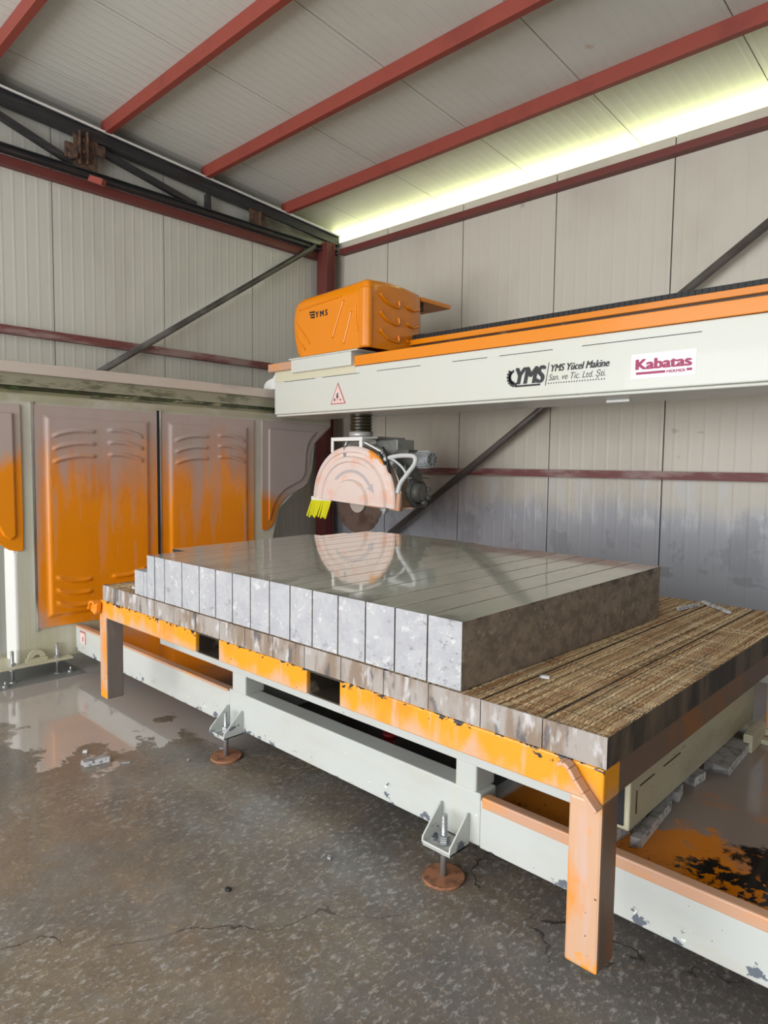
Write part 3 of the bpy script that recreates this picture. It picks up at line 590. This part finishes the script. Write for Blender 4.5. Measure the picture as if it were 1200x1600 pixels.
# ------------------------------------------------------------------ timber beams
kx = .85
seams = [-.745, -.938, -1.150, -1.355, -1.556, -1.772, -1.980, -2.180, -2.377, -2.575, -2.775, -2.975, -3.170, -3.36, -3.547, -3.775]
ORD = ['first', 'second', 'third', 'fourth', 'fifth', 'sixth', 'seventh', 'eighth', 'ninth', 'tenth', 'eleventh', 'twelfth', 'thirteenth', 'fourteenth', 'fifteenth', 'sixteenth', 'seventeenth']
rnd = random.Random(3)
WT = .897
crosscuts = [rnd.uniform(1.68, 3.7) for _ in range(46)]
for i in range(len(seams)-1):
    x1, x0 = seams[i]-.0015, seams[i+1]+.0015
    fine = i < 4 or i > 12
    nx, ny = (int((x1-x0)/.0045), 150) if fine else (12, 20)
    colh = [rnd.random() for _ in range(nx+1)]; ph = [rnd.uniform(0, 6) for _ in range(nx+1)]
    rowc = []
    for j in range(ny+1):
        y = 1.647+(TB-.02-1.647)*j/ny; rowc.append(any(abs(y-c) < .007 for c in crosscuts))
    def fn(u, v, x0=x0, x1=x1, nx=nx, ny=ny, colh=colh, ph=ph, rowc=rowc, fine=fine):
        ii = round(u*nx); jj = round(v*ny); y = 1.647+(TB-.02-1.647)*v; z = WT
        if fine:
            z -= .0045*colh[ii]*(1+.4*math.sin(y*3+ph[ii])); z -= .0035 if rowc[jj] else 0; z -= .002*rnd.random()
            if ii in (0, nx): z = WT-.006
        return (x0+(x1-x0)*u, y, z)
    g = G(); g.mi = 2; g.grid(fn, nx, ny, smooth=False)
    g.mi = 0; g.box(x0, x1, 1.647, TB-.02, .807, WT-.0095)
    for f in g.b.faces:
        if f.material_index == 0 and abs(f.normal.x) > -1:
            c = f.calc_center_median(); f.normal_update()
            if abs(f.normal.x) > .9: f.material_index = 1
            if f.normal.z > .9: f.material_index = 2
    # skirt between body and grooved top
    g.mi = 0; g.box(x0, x1, 1.647, 1.652, WT-.0096, WT-.003); g.mi = 1; g.box(x1-.006, x1, 1.652, TB-.02, WT-.0096, WT-.004)
    if i == 0: lab = 'grooved timber beam at the near right edge of the saw table'
    elif i == 14: lab = 'short exposed timber beam at the far left end of the table'
    elif i in (1, 2): lab = '%s grooved timber beam of the table bed from its right edge' % ORD[i]
    else: lab = '%s timber beam from the right edge, its end showing below the stone' % ORD[i]
    tag(g.obj('timber_beam', ['wood_end', 'wood_side', 'wood_top']), lab, 'timber beam', 'timber beams of the table bed')

# ------------------------------------------------------------------ stone strips
fx = [-1.227, -1.3685, -1.512, -1.653, -1.796, -1.941, -2.077, -2.211, -2.344, -2.478, -2.612, -2.750, -2.905, -3.072, -3.170]
far = [3.144, 3.171, 3.168, 3.193, 3.207, 3.191, 3.178, 3.20, 3.23, 3.255, 3.258, 3.262, 3.265, 3.262, 3.25]
SY = 1.65; SZ = .8985
def stz(y): return 1.118+.0166*(y-SY)
def skew(x, y): return x+.018*(y-SY)
for i in range(14):
    x1, x0 = fx[i], fx[i+1]+.0055
    yf = far[i]; g = G()
    def V(x, y, z): return (skew(x, y), y, z)
    g.hexa([V(x0, SY, SZ), V(x1, SY, SZ), V(x1, yf, SZ), V(x0, yf, SZ), V(x0, SY, stz(SY)), V(x1, SY, stz(SY)), V(x1, yf, stz(yf)), V(x0, yf, stz(yf))])
    g.b.faces.ensure_lookup_table()
    for f in g.b.faces:
        f.normal_update()
        if f.normal.z > .9 or f.normal.z < -.9 and f.calc_center_median().z > 1: f.material_index = 1
        if abs(f.normal.x) > .9: f.material_index = 2
    if i == 0: lab = 'thick grey stone strip at the near right end, its long brown side showing'
    else: lab = '%s grey sawn stone strip from the right end of the cut block' % ORD[i]
    tag(g.obj('stone_strip', ['stone', 'stone_top', 'stone_side'], bevel=.0015), lab, 'stone strip', 'sawn strips of the stone block')
# left end: narrow strip and two stepped strips
def stepped(x0, x1, ysteps, lab):
    g = G()
    for (ya, yb, zt) in ysteps:
        zz = (lambda y: zt) if zt < 1.1 else stz
        g.hexa([(skew(x0, ya), ya, SZ), (skew(x1, ya), ya, SZ), (skew(x1, yb), yb, SZ), (skew(x0, yb), yb, SZ), (skew(x0, ya), ya, zz(ya)), (skew(x1, ya), ya, zz(ya)), (skew(x1, yb), yb, zz(yb)), (skew(x0, yb), yb, zz(yb))])
    for f in g.b.faces:
        f.normal_update(); c = f.calc_center_median()
        if abs(f.normal.z) > .9 and c.z > 1.1: f.material_index = 1
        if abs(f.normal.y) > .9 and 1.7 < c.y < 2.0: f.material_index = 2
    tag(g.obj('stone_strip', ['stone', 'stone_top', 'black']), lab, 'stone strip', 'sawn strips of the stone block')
stepped(-3.248, -3.1735, [(SY, 3.23, 1.12)], 'narrow full height stone strip next to the stepped left corner')
stepped(-3.285, -3.2515, [(SY, 1.87, 1.029), (1.87, 3.05, 1.12)], 'low thin stone strip beside the leftmost stepped one')
stepped(-3.386, -3.2885, [(SY, 1.87, 1.027), (1.87, 2.85, 1.12)], 'leftmost stone strip of the block, stepped down at its front')

# ------------------------------------------------------------------ bridge beam
BMY = 3.85
br = thing('bridge_beam', (-2.4, 4.1, 2.03), 'long cream bridge beam with lettering crossing over the stone', 'machine bridge')
g = G(); g.box(-5.075, 1.05, BMY, BMY+.50, 2.05, 2.398); g.box(-5.075, 1.05, BMY+.02, BMY+.52, 2.030, 2.05)
g.obj('beam_body', 'cream', br, .008)
g = G(); g.box(-5.06, -4.0, BMY-.004, BMY+.004, 2.345, 2.425); g.obj('cream_strip', 'cream_y', br, .002)
g = G()
for (a, b_) in ((-4.93, -4.50), (-4.40, -3.95), (-3.75, -3.3), (-3.0, -2.7), (-2.6, -2.2), (-2.0, -1.3)): g.box(a, b_, BMY-.002, BMY+.002, 2.338, 2.342)
g.obj('panel_joint', 'black', br)
G().box(-4.0, 1.05, BMY-.012, BMY+.09, 2.400, 2.482).obj('orange_guard', 'orange', br, .004)
G().box(-5.16, -4.78, BMY-.012, BMY+.12, 2.445, 2.517).obj('orange_guard', 'orange_dusty', br, .004)
G().box(-5.09, -4.78, BMY+.02, BMY+.40, 2.398, 2.445).obj('end_block', 'cream_y', br)
G().box(-3.9, 1.05, 4.28, 4.36, 2.602, 2.645).obj('cable_tray', 'orange', br, .003)
g = G(); x = -3.78
while x < 1.0: g.box(x, x+.036, 4.30, 4.345, 2.643, 2.682+(.004 if int(x*50) % 2 else 0)); x += .04
g.box(-3.78, 1.0, 4.305, 4.34, 2.643, 2.674)
g.obj('cable_chain', 'black', br)
G().box(-3.85, 1.05, 4.33, 4.35, 2.40, 2.602).obj('back_trough', 'pocket', br)  # added dark strip, paints the shadow in the gap behind the guard
g = G()
for bx in (-3.4, -2.3, -1.39, -.6): g.box(bx, bx+.04, BMY+.09, 4.28, 2.44, 2.50)
for bx in (-3.6, -1.7, -.2): g.box(bx, bx+.06, 4.28, 4.34, 2.398, 2.55)
g.obj('tray_bracket', 'cream', br)
# scalloped end bracket on the rail
pts = [(-5.32, 2.295), (-5.30, 2.35), (-5.27, 2.375), (-5.22, 2.39), (-5.17, 2.40), (-5.14, 2.43), (-5.125, 2.47), (-5.09, 2.47), (-5.06, 2.42), (-5.06, 2.295)]
G().poly('y', pts, 3.90, 4.25).obj('end_bracket', 'white', br, .004)
G().box(-1.95, -1.80, BMY+.25, BMY+.27, 2.012, 2.028).obj('cable_clip', 'white', br)
# marks
Yt = BMY-.0015
def flat(name, pts, y, mt, par, th=.0012): return G().poly('y', pts, y-th, y).obj(name, mt, par)
flat('warning_sign', [(-4.297, 2.103), (-4.108, 2.103), (-4.204, 2.285)], BMY-.0005, 'redline', br)
flat('warning_sign', [(-4.283, 2.111), (-4.123, 2.111), (-4.204, 2.265)], BMY-.002, 'pinksign', br)
g = G(); g.poly('y', [(-4.215, 2.19), (-4.198, 2.20), (-4.203, 2.168), (-4.190, 2.172), (-4.212, 2.132), (-4.206, 2.158), (-4.222, 2.152)], BMY-.0055, BMY-.0035); g.box(-4.25, -4.235, BMY-.005, BMY-.0035, 2.13, 2.15); g.box(-4.178, -4.165, BMY-.005, BMY-.0035, 2.13, 2.145)
g.obj('warning_symbol', 'inkgrey', br)
lg = G(); cx, cz = -2.475, 2.190
for k in range(3, 11):
    a = math.pi*2*k/12-.15+math.pi*0
    a = math.radians(100+k*20-20)
    c, s_ = math.cos(a), math.sin(a)
    P = [(cx+c*.034-s_*.010, cz+s_*.034*1.15+c*.010), (cx+c*.062-s_*.007, cz+s_*.066+c*.007), (cx+c*.062+s_*.007, cz+s_*.066-c*.007), (cx+c*.034+s_*.010, cz+s_*.034*1.15-c*.010)]
    lg.poly('y', P, BMY-.003, BMY-.001)
arc = [(cx+.046*math.cos(math.radians(a)), cz+.048*math.sin(math.radians(a))) for a in range(95, 271, 15)]
arc += [(cx+.028*math.cos(math.radians(a)), cz+.030*math.sin(math.radians(a))) for a in range(270, 94, -15)]
lg.poly('y', arc, BMY-.003, BMY-.001)
lg.poly('y', [(-2.470, 2.122), (-2.285, 2.122), (-2.280, 2.134), (-2.466, 2.134)], BMY-.003, BMY-.001)
lg.obj('logo_gear', 'ink', br)
text(None, 'logo_letters', 'YMS', -2.462, 2.142, BMY-.003, .150, 'ink', br, width=.212, shear=.25, fat=.008)
G().poly('y', [(-2.248, 2.118), (-2.243, 2.118), (-2.220, 2.262), (-2.225, 2.262)], BMY-.002, BMY-.001).obj('logo_bar', 'ink', br)
text(None, 'lettering', 'YMS Yücel Makine', -2.205, 2.203, BMY-.002, .062, 'ink', br, width=.385, shear=.3, fat=.0022)
text(None, 'lettering', 'San. ve Tic. Ltd. Şti.', -2.222, 2.148, BMY-.002, .056, 'inkgrey', br, width=.380, shear=.3, bold=-.004)
g = G()
for k in range(22): xx = -2.222+k*.0178; g.cyl((xx, BMY-.0022, 2.130), (xx, BMY-.001, 2.130), .0042, 8)
g.obj('dotted_line', 'ink', br)
G().box(-1.686, -1.322, BMY-.002, BMY-.0005, 2.113, 2.254).obj('sticker', 'sticker', br)
text(None, 'lettering', 'Kabatas', -1.655, 2.166, BMY-.0028, .082, 'magenta', br, width=.306, fat=.0055)
g = G(); g.box(-1.655, -1.488, BMY-.0032, BMY-.0022, 2.136, 2.150); g.box(-1.372, -1.343, BMY-.0032, BMY-.0022, 2.138, 2.152); g.obj('sticker_bar', 'magenta', br)
text(None, 'lettering', 'MERMER', -1.480, 2.134, BMY-.0028, .023, 'magenta', br, width=.102, fat=.001)
# small sign on the base beam
sg = G().box(-5.11, -5.02, BY-.002, BY-.0005, .225, .315).obj('safety_sticker', 'pinksign', bf)
g = G(); g.box(-5.112, -5.018, BY-.0035, BY-.002, .305, .317); g.box(-5.07, -5.055, BY-.0035, BY-.002, .24, .275); g.box(-5.022, -5.016, BY-.0035, BY-.002, .225, .305); g.obj('sticker_print', 'redline', sg)

# ------------------------------------------------------------------ saw carriage with motor cover
cg = thing('carriage', (-4.3, 4.1, 2.40), 'carriage on the bridge with big orange motor cover', 'machine carriage')
G().box(-4.785, -4.01, BMY-.04, BMY+.56, 2.405, 2.518).obj('carriage_plate', 'cream', cg, .004)
G().box(-4.80, -3.92, BMY-.055, BMY+.58, 2.516, 2.528).obj('top_flange', 'cream', cg, .003)
CX0, CX1, CY0, CY1, CZ0, CZ1 = -4.735, -3.80, 3.80, 4.45, 2.528, 3.055
def prof(n=10):
    P = []
    # outline in x,z (front elevation): bulged left side, rounded top-left, straight top, right side
    P += [(-4.665, CZ0), (-4.70, 2.60), (-4.735, 2.72), (-4.745, 2.85), (-4.735, 2.93), (-4.71, 2.985), (-4.66, 3.015), (-4.58, 3.03), (-4.3, 3.04), (-4.0, 3.055), (-3.84, 3.065), (-3.81, 3.05), (-3.80, 3.02)]
    P += [(-3.80, 2.80), (-3.80, CZ0)]
    return P
PR = prof()
def ringat(y, k, sh=0):
    cxm, czm = -4.27, CZ0
    return [((p[0]-cxm)*k+cxm, y, (p[1]-czm)*(k if p[1] > CZ0+.01 else 1)+czm+sh) for p in PR]
g = G()
st = [(CY0+.012, .965), (CY0+.003, .985), (CY0, .90)]
rings = []
for (y, k) in ((CY0-.012, .80), (CY0-.008, .93), (CY0+.002, .975), (CY0+.02, .993), (CY0+.06, 1.0), (CY0+.2, 1.02), (CY0+.35, 1.02), (CY0+.5, 1.005), (CY1-.03, .985), (CY1, .95), (CY1+.005, .8)):
    rings.append([g.b.verts.new(p) for p in ringat(y, k)])
for A, B in zip(rings, rings[1:]):
    for j in range(len(A)-1): g._f([A[j], A[j+1], B[j+1], B[j]], True)
g._f(rings[0]); g._f(rings[-1][::-1])
cv = g.obj('motor_cover', 'orange', cg)
# raised front shell crescent and ribs
def rib(pts, r, par, name='rib', mt='orange'):
    return G().tube(pts, r, 8).obj(name, mt, par)
yf = CY0-.012
for pts, r in (([(-4.075, yf, 2.93), (-4.14, yf, 2.80), (-4.21, yf, 2.64)], .011), ([(-3.985, yf, 2.83), (-4.03, yf, 2.70), (-4.075, yf, 2.58)], .010), ([(-3.93, yf, 2.86), (-3.935, yf, 2.77), (-3.90, yf, 2.66)], .009),
               ([(-4.68, yf+.01, 2.83), (-4.60, yf, 2.74), (-4.50, yf, 2.63)], .010), ([(-4.69, yf+.01, 2.72), (-4.63, yf, 2.65), (-4.56, yf, 2.58)], .010), ([(-4.64, yf+.003, 2.93), (-4.35, yf, 2.95), (-4.10, yf, 2.965)], .008)):
    rib(pts, r, cv)
for k in range(3):
    z = 2.93-k*.14; xs = CX1+.012
    rib([(xs, 3.92, z+.03), (xs+.004, 4.0, z-.025), (xs+.006, 4.13, z-.045), (xs+.006, 4.13, z+.01)], .011, cv)
    rib([(xs+.003, 4.24, z-.02), (xs, 4.33, z-.035), (xs-.003, 4.40, z-.01)], .011, cv)
G().poly('z', [(-3.90, 3.78), (-3.83, 3.765), (-3.79, 3.80), (-3.79, 3.84), (-3.88, 3.80)], CZ0, 3.0).obj('cover_corner', 'orange', cv, .02)
text(None, 'lettering', 'Y M S', -4.425, 2.838, yf-.002, .068, 'ink', cv, width=.150, fat=.004)
g = G()
for k in range(3): g.poly('y', [(-4.485-.008*k, 2.838+k*.022), (-4.435, 2.834+k*.022), (-4.435, 2.850+k*.022), (-4.492-.008*k, 2.852+k*.022)], yf-.004, yf-.002)
g.obj('logo_wings', 'ink', cv)
g = G(); g.box(-4.15, -3.81, 4.45, 4.85, 3.00, 3.035); g.obj('rear_shelf', 'orange', cg, .004)
G().box(-4.05, -3.85, 4.45, 4.52, 2.93, 3.0).obj('shelf_bracket', 'black', cg)

# ------------------------------------------------------------------ saw head
HX, HY, HZ = -4.165, 4.05, 1.27
hd = thing('circular_saw', (HX, HY, 1.0), 'hanging saw head with dusty round guard and steel blade', 'saw')
g = G(); z = 1.86
for k in range(6): g.cyl((-4.2, 4.12, 1.87+k*.028), (-4.2, 4.12, 1.884+k*.028), .09, 24, .100); g.cyl((-4.2, 4.12, 1.884+k*.028), (-4.2, 4.12, 1.898+k*.028), .100, 24, .09)
g.obj('bellows', 'bellows', hd)
G().cyl((-4.2, 4.12, 1.83), (-4.2, 4.12, 1.88), .105, 28).obj('collar', 'hub', hd)
g = G(); g.box(-4.36, -3.88, 4.0, 4.34, 1.815, 1.832); g.obj('mount_plate', 'grey', hd)
g = G(); g.box(-4.44, -4.05, 3.985, 4.15, 1.80, 1.832); g.box(-4.44, -4.41, 3.985, 4.0, 1.70, 1.80); g.box(-4.085, -4.05, 3.985, 4.0, 1.62, 1.80); g.obj('white_bracket', 'white', hd, .003)
g = G(); g.box(-4.43, -4.08, 4.16, 4.24, 1.55, 1.775); g.obj('rear_plate', 'grey', hd)
g = G(); g.box(-4.10, -3.84, 4.20, 4.42, 1.50, 1.815); g.obj('gear_housing', 'grey', hd, .01)
g = G(); g.bar((-4.06, 4.035, 1.79), (-3.86, 4.035, 1.71), .012, .04, (0, 1, 0)); g.obj('white_lever', 'white', hd)
g = G(); g.cyl((-3.88, 4.03, 1.70), (-3.72, 4.03, 1.60), .022, 14); g.cyl((-3.86, 4.03, 1.69), (-3.84, 4.03, 1.675), .035, 14); g.obj('valve', 'lgrey', hd)
g = G(); g.cyl((-4.30, 3.99, 1.70), (-4.24, 4.0, 1.80), .014, 10); g.cyl((-4.25, 3.985, 1.66), (-4.25, 3.985, 1.76), .018, 10); g.obj('pipe_fitting', 'bolt', hd)
# guard: outline of a dome, tilted a little
TH = math.radians(-2.9)
def rot(x, z): return (HX+x*math.cos(TH)-z*math.sin(TH), HZ+x*math.sin(TH)+z*math.cos(TH))
def dome(k, zb=0.0, w=.505, h=.485):
    pts = []
    for i in range(33):
        a = math.pi*i/32; c, s_ = math.cos(a), math.sin(a)
        e = 0.92
        pts.append((w*k*math.copysign(abs(c)**e, c), zb+(h*k)*abs(s_)**e))
    return pts
g = G()
levels = [(1.0, 4.0), (1.0, 3.985), (.975, 3.972), (.90, 3.965), (.885, 3.978), (.83, 3.978), (.80, 3.955), (.73, 3.955), (.71, 3.970), (.42, 3.970), (.385, 3.940), (.30, 3.936)]
rings = []
for k, y in levels:
    rings.append([g.b.verts.new((rot(p[0], p[1])[0], y, rot(p[0], p[1])[1])) for p in dome(k)])
for A, B in zip(rings, rings[1:]):
    for j in range(len(A)-1): g._f([A[j], A[j+1], B[j+1], B[j]], False)
g._f(rings[-1])
# bottom closing faces
for A, B in zip(rings, rings[1:]): g._f([A[0], B[0], B[-1], A[-1]])
gd = g.obj('blade_guard', 'guard', hd)
g = G(); R_ = [rot(p[0], p[1]) for p in dome(1.0)]; g.poly('y', R_, 4.0, 4.055); R2 = [rot(p[0], p[1]) for p in dome(.985)]; g.poly('y', R2, 4.062, 4.20)
g.obj('guard_rim', 'guard_edge', gd)
g = G(); R3 = dome(1.004)
g.tube([(rot(p[0], p[1])[0], 4.058, rot(p[0], p[1])[1]) for p in R3[::3]], .006, 8); q = rot(.49, .06); g.cyl((q[0], 4.03, q[1]), (q[0]+.03, 4.03, q[1]), .018, 10)
g.obj('guard_cable', 'chrome', gd)
# curved arrow on the guard
g = G(); arr = []
for a in range(140, 34, -8): arr.append(rot(.285*math.cos(math.radians(a))+.0, .285*math.sin(math.radians(a))))
for a in range(38, 141, 8): arr.append(rot(.260*math.cos(math.radians(a)), .260*math.sin(math.radians(a))))
g.poly('y', arr, 3.9665, 3.9700); q = [rot(.31*math.cos(math.radians(36)), .31*math.sin(math.radians(36))), rot(.235*math.cos(math.radians(36)), .235*math.sin(math.radians(36))), rot(.29*math.cos(math.radians(22)), .29*math.sin(math.radians(22)))]
g.poly('y', q, 3.9665, 3.9700); g.obj('arrow_mark', 'arrow', gd)
bl = G(); bz = 1.288; bx = -4.13
N = 96; A = []; B = []
for i in range(N):
    for q in (0,):
        a0 = 2*math.pi*(i)/N
        rr_ = .284 if (i % 4) else .278
        A.append(bl.b.verts.new((bx+rr_*math.cos(a0), 4.030, bz+rr_*math.sin(a0)))); B.append(bl.b.verts.new((bx+rr_*math.cos(a0), 4.037, bz+rr_*math.sin(a0))))
bl._f(A); bl._f(B[::-1])
for i in range(N): bl._f([A[i], A[(i+1) % N], B[(i+1) % N], B[i]])
b1 = bl.obj('saw_blade', 'blade', hd)
G().cyl((bx, 4.012, bz-.01), (bx, 4.03, bz-.01), .092, 36).obj('flange', 'hub', b1)
g = G(); q = rot(-.50, .0); g.box(-4.69, -4.42, 3.975, 3.99, 1.268, 1.305); g.obj('brush_clamp', 'white', hd)
g = G()
for k in range(11):
    xx = -4.685+k*.0245; ln = .150+.012*math.sin(k*2.1); sh = -.055-.01*math.cos(k*1.3)
    g.hexa([(xx, 3.970, 1.272), (xx+.0238, 3.970, 1.272), (xx+.0238, 3.976, 1.272), (xx, 3.976, 1.272)] and [(xx+sh, 3.965, 1.272-ln), (xx+.021+sh, 3.965, 1.272-ln), (xx+.021+sh, 3.971, 1.272-ln), (xx+sh, 3.971, 1.272-ln), (xx, 3.970, 1.272), (xx+.0243, 3.970, 1.272), (xx+.0243, 3.976, 1.272), (xx, 3.976, 1.272)])
g.obj('splash_strips', 'yellow', hd)
g = G(); g.bar((-4.02, 3.99, 1.262), (-3.62, 4.02, 1.235), .03, .018); g.bar((-3.75, 3.99, 1.245), (-3.62, 4.15, 1.245), .02, .015); g.obj('lower_rail', 'orange_dusty', hd)
g = G(); g.cyl((-3.80, 3.975, 1.235), (-3.74, 3.975, 1.225), .02, 12); g.cyl((-3.77, 3.97, 1.24), (-3.77, 3.97, 1.19), .014, 10); g.obj('water_nozzle', 'lgrey', hd)
# motors
mo = G(); mo.cyl((-3.86, 4.22, 1.645), (-3.62, 4.22, 1.645), .066, 28); mo.box(-3.82, -3.68, 4.16, 4.28, 1.69, 1.725); mo.box(-3.86, -3.70, 4.15, 4.32, 1.50, 1.60)
mo.obj('gear_motor', 'dgrey', hd, .004)
mo = G(); mo.cyl((-3.62, 4.22, 1.645), (-3.475, 4.22, 1.645), .070, 28, .064)
for k in range(16):
    a = 2*math.pi*k/16; mo.bar((-3.61, 4.22+.071*math.cos(a), 1.645+.071*math.sin(a)), (-3.50, 4.22+.068*math.cos(a), 1.645+.068*math.sin(a)), .006, .006)
mf = mo.obj('small_motor', 'lgrey', hd)
g = G(); g.cyl((-3.474, 4.22, 1.645), (-3.471, 4.22, 1.645), .053, 24); g.obj('fan_grille', 'dgrey', mf)
g = G()
for k in range(8): a = 2*math.pi*k/8; g.bar((-3.469, 4.22, 1.645), (-3.469, 4.22+.051*math.cos(a), 1.645+.051*math.sin(a)), .006, .005, (1, 0, 0))
g.obj('grille_spokes', 'lgrey', mf)
MX = -3.80
mo = G(); mo.cyl((MX-.05, 4.25, 1.37), (MX+.16, 4.25, 1.37), .115, 28); mo.cyl((MX+.16, 4.25, 1.37), (MX+.20, 4.25, 1.37), .10, 28, .06)
mo.box(MX-.04, MX+.18, 4.14, 4.36, 1.485, 1.50); mo.box(MX, MX+.13, 4.17, 4.33, 1.44, 1.54)
for k in range(12):
    a = 2*math.pi*k/12; mo.bar((MX-.04, 4.25+.118*math.cos(a), 1.37+.118*math.sin(a)), (MX+.15, 4.25+.118*math.cos(a), 1.37+.118*math.sin(a)), .01, .01)
for a in (-.5, -1.2, .3): mo.cyl((MX+.15, 4.25+.09*math.cos(a), 1.37+.09*math.sin(a)), (MX+.215, 4.25+.09*math.cos(a), 1.37+.09*math.sin(a)), .02, 8)
mo.box(MX-.02, MX+.16, 4.13, 4.36, 1.245, 1.262)
mo.obj('main_motor', 'dgrey', hd)
g = G(); g.box(-3.84, -3.72, 4.06, 4.2, 1.48, 1.60); g.box(-3.86, -3.80, 4.04, 4.1, 1.55, 1.68); g.obj('junction_box', 'dgrey', hd, .006)
g = G(); g.tube([(-3.80, 4.0, 1.64), (-3.70, 4.0, 1.665), (-3.58, 4.0, 1.675), (-3.475, 4.0, 1.665), (-3.47, 4.0, 1.61), (-3.545, 4.0, 1.53), (-3.61, 3.99, 1.45), (-3.63, 3.98, 1.37)], .019, 12); g.obj('hose', 'hose', hd)
g = G(); g.tube([(-3.62, 3.99, 1.37), (-3.625, 3.99, 1.30), (-3.63, 3.99, 1.23)], .022, 12); g.obj('hose_end', 'orange_dusty', hd)
g = G(); g.tube([(-3.76, 4.0, 1.66), (-3.68, 4.0, 1.63), (-3.60, 4.01, 1.57), (-3.56, 4.03, 1.49)], .010, 10); g.obj('thin_hose', 'hose', hd)
g = G(); g.tube([(-3.82, 4.0, 1.74), (-3.76, 3.99, 1.66), (-3.74, 3.98, 1.58), (-3.73, 4.0, 1.52)], .012, 10); g.tube([(-3.86, 4.0, 1.70), (-3.79, 3.985, 1.62), (-3.79, 4.0, 1.55)], .010, 10); g.obj('black_cable', 'black', hd)

# ------------------------------------------------------------------ loose things
def stone(name, c, size, rz, lab, mt=('offcut', 'offcut_end'), grp=None, seed=1):
    rn = random.Random(seed); g = G(); x_, y_, z_ = size[0]/2, size[1]/2, size[2]
    pts = [(sx*x_*(1+rn.uniform(-.08, .08)), sy*y_*(1+rn.uniform(-.12, .12)), zz*z_*(1+(rn.uniform(-.1, .1) if zz else 0))) for zz in (0, 1) for sx, sy in ((-1, -1), (1, -1), (1, 1), (-1, 1))]
    g.hexa(pts)
    for f in g.b.faces:
        f.normal_update()
        if abs(f.normal.x) > .8: f.material_index = 1
    o = g.obj(name, list(mt), loc=(0, 0, 0), bevel=.002); o.location = c; o.rotation_euler = (0, 0, math.radians(rz))
    return tag(o, lab, 'stone' if 'stone' in name or 'pebble' in name else 'offcut', grp)
stone('stone_offcut', (-3.475, 1.462, 0), (.05, .125, .028), -2, 'grey stone offcut lying at the edge of the milky puddle', seed=2).rotation_euler[2] = math.radians(-70+60)
stone('stone_chip', (-3.365, 1.572, 0), (.055, .014, .008), 60, 'small stone chip beside the offcut on the floor', seed=3)
stone('stone_chip', (-3.13, 2.03, .012), (.045, .02, .012), 50, 'stone chip resting on the rusty disc of the foot', seed=4)
for k, (px, py, s_, lab) in enumerate(((-1.952, 1.761, .014, 'pale pebble on wet concrete left of the near levelling foot'), (-2.067, 1.356, .016, 'dark chip on the open floor in the foreground'),
        (-3.645, 1.479, .018, 'white pebble inside the milky puddle'), (-3.16, 1.83, .014, 'grey pebble on the floor in front of the far levelling foot'))):
    stone('pebble', (px, py, 0), (s_*1.3, s_, s_*.7), 30*k, lab, ('offcut_end', 'offcut_end') if k in (0, 2) else (('black', 'black') if k == 1 else ('offcut', 'offcut')), 'pebbles on the floor', seed=20+k)
def stick(p, q, r, mt, lab, name='stone_sliver'):
    c = (Vector(p)+Vector(q))/2; g = G(); g.bar(Vector(p)-c, Vector(q)-c, r*1.6, r)
    o = g.obj(name, mt, loc=(0, 0, 0), bevel=.001); o.location = c; return tag(o, lab, 'offcut')
stick((-1.178, 3.68, WT+.007), (-.995, 3.50, WT+.007), .013, 'offcut_end', 'long pale stone sliver lying at the far corner of the timber bed')
stick((-1.20, 3.40, WT+.007), (-1.17, 3.58, WT+.007), .014, 'offcut_end', 'pale stone sliver just behind the end of the stone block')
stick((-1.13, 1.96, WT+.004), (-1.10, 1.97, WT+.004), .009, 'offcut_end', 'tiny white chip on the timber near the brown side of the block', 'stone_chip')
stone('stone_slab_offcut', (-3.52, 1.76, WT), (.10, .045, .014), 80, 'dark flat stone offcut on the timber left of the stepped strips', seed=8)
TZ = .277
stone('stone_shim', (-1.005, 2.33, TZ), (.10, .20, .043), -8, 'broken stone shim under the front end of the carrier beam', seed=5, grp='stone shims on the tray')
stone('stone_shim', (-.915, 2.42, TZ), (.035, .34, .042), 4, 'long narrow stone shim leaning along the carrier beam', seed=6, grp='stone shims on the tray')
stone('stone_shim', (-.95, 2.72, TZ), (.06, .10, .040), 10, 'short stone shim between the long narrow one and the flat slab', seed=7, grp='stone shims on the tray')
stone('stone_shim', (-.935, 2.92, TZ), (.055, .10, .040), -6, 'small white ended stone shim farther back under the carrier beam', seed=9, grp='stone shims on the tray')
stone('stone_slab_offcut', (-.90, 3.24, TZ), (.10, .36, .045), 2, 'long flat stone offcut lying on the tray farther back', seed=10)
g = G(); g.box(-1.04, -.72, 3.62, 3.72, .30, .33); g.box(-.92, -.60, 3.55, 3.60, .277, .30); g.box(-.88, -.84, 3.4, 4.1, .277, .36); g.cyl((-.80, 3.67, .33), (-.80, 3.67, .35), .02, 12)
tag(g.obj('steel_bracket', 'sub', bevel=.003), 'cream steel bracket on the tray at the far right edge', 'bracket')
g = G(); g.cyl((-2.182, 2.36, .166), (-2.182, 2.36, .262), .028, 20); g.cyl((-2.182, 2.36, .262), (-2.182, 2.36, .288), .036, 20)
tag(g.obj('red_cap', 'cast'), 'small red cap in the dark gap under the table', 'cap')
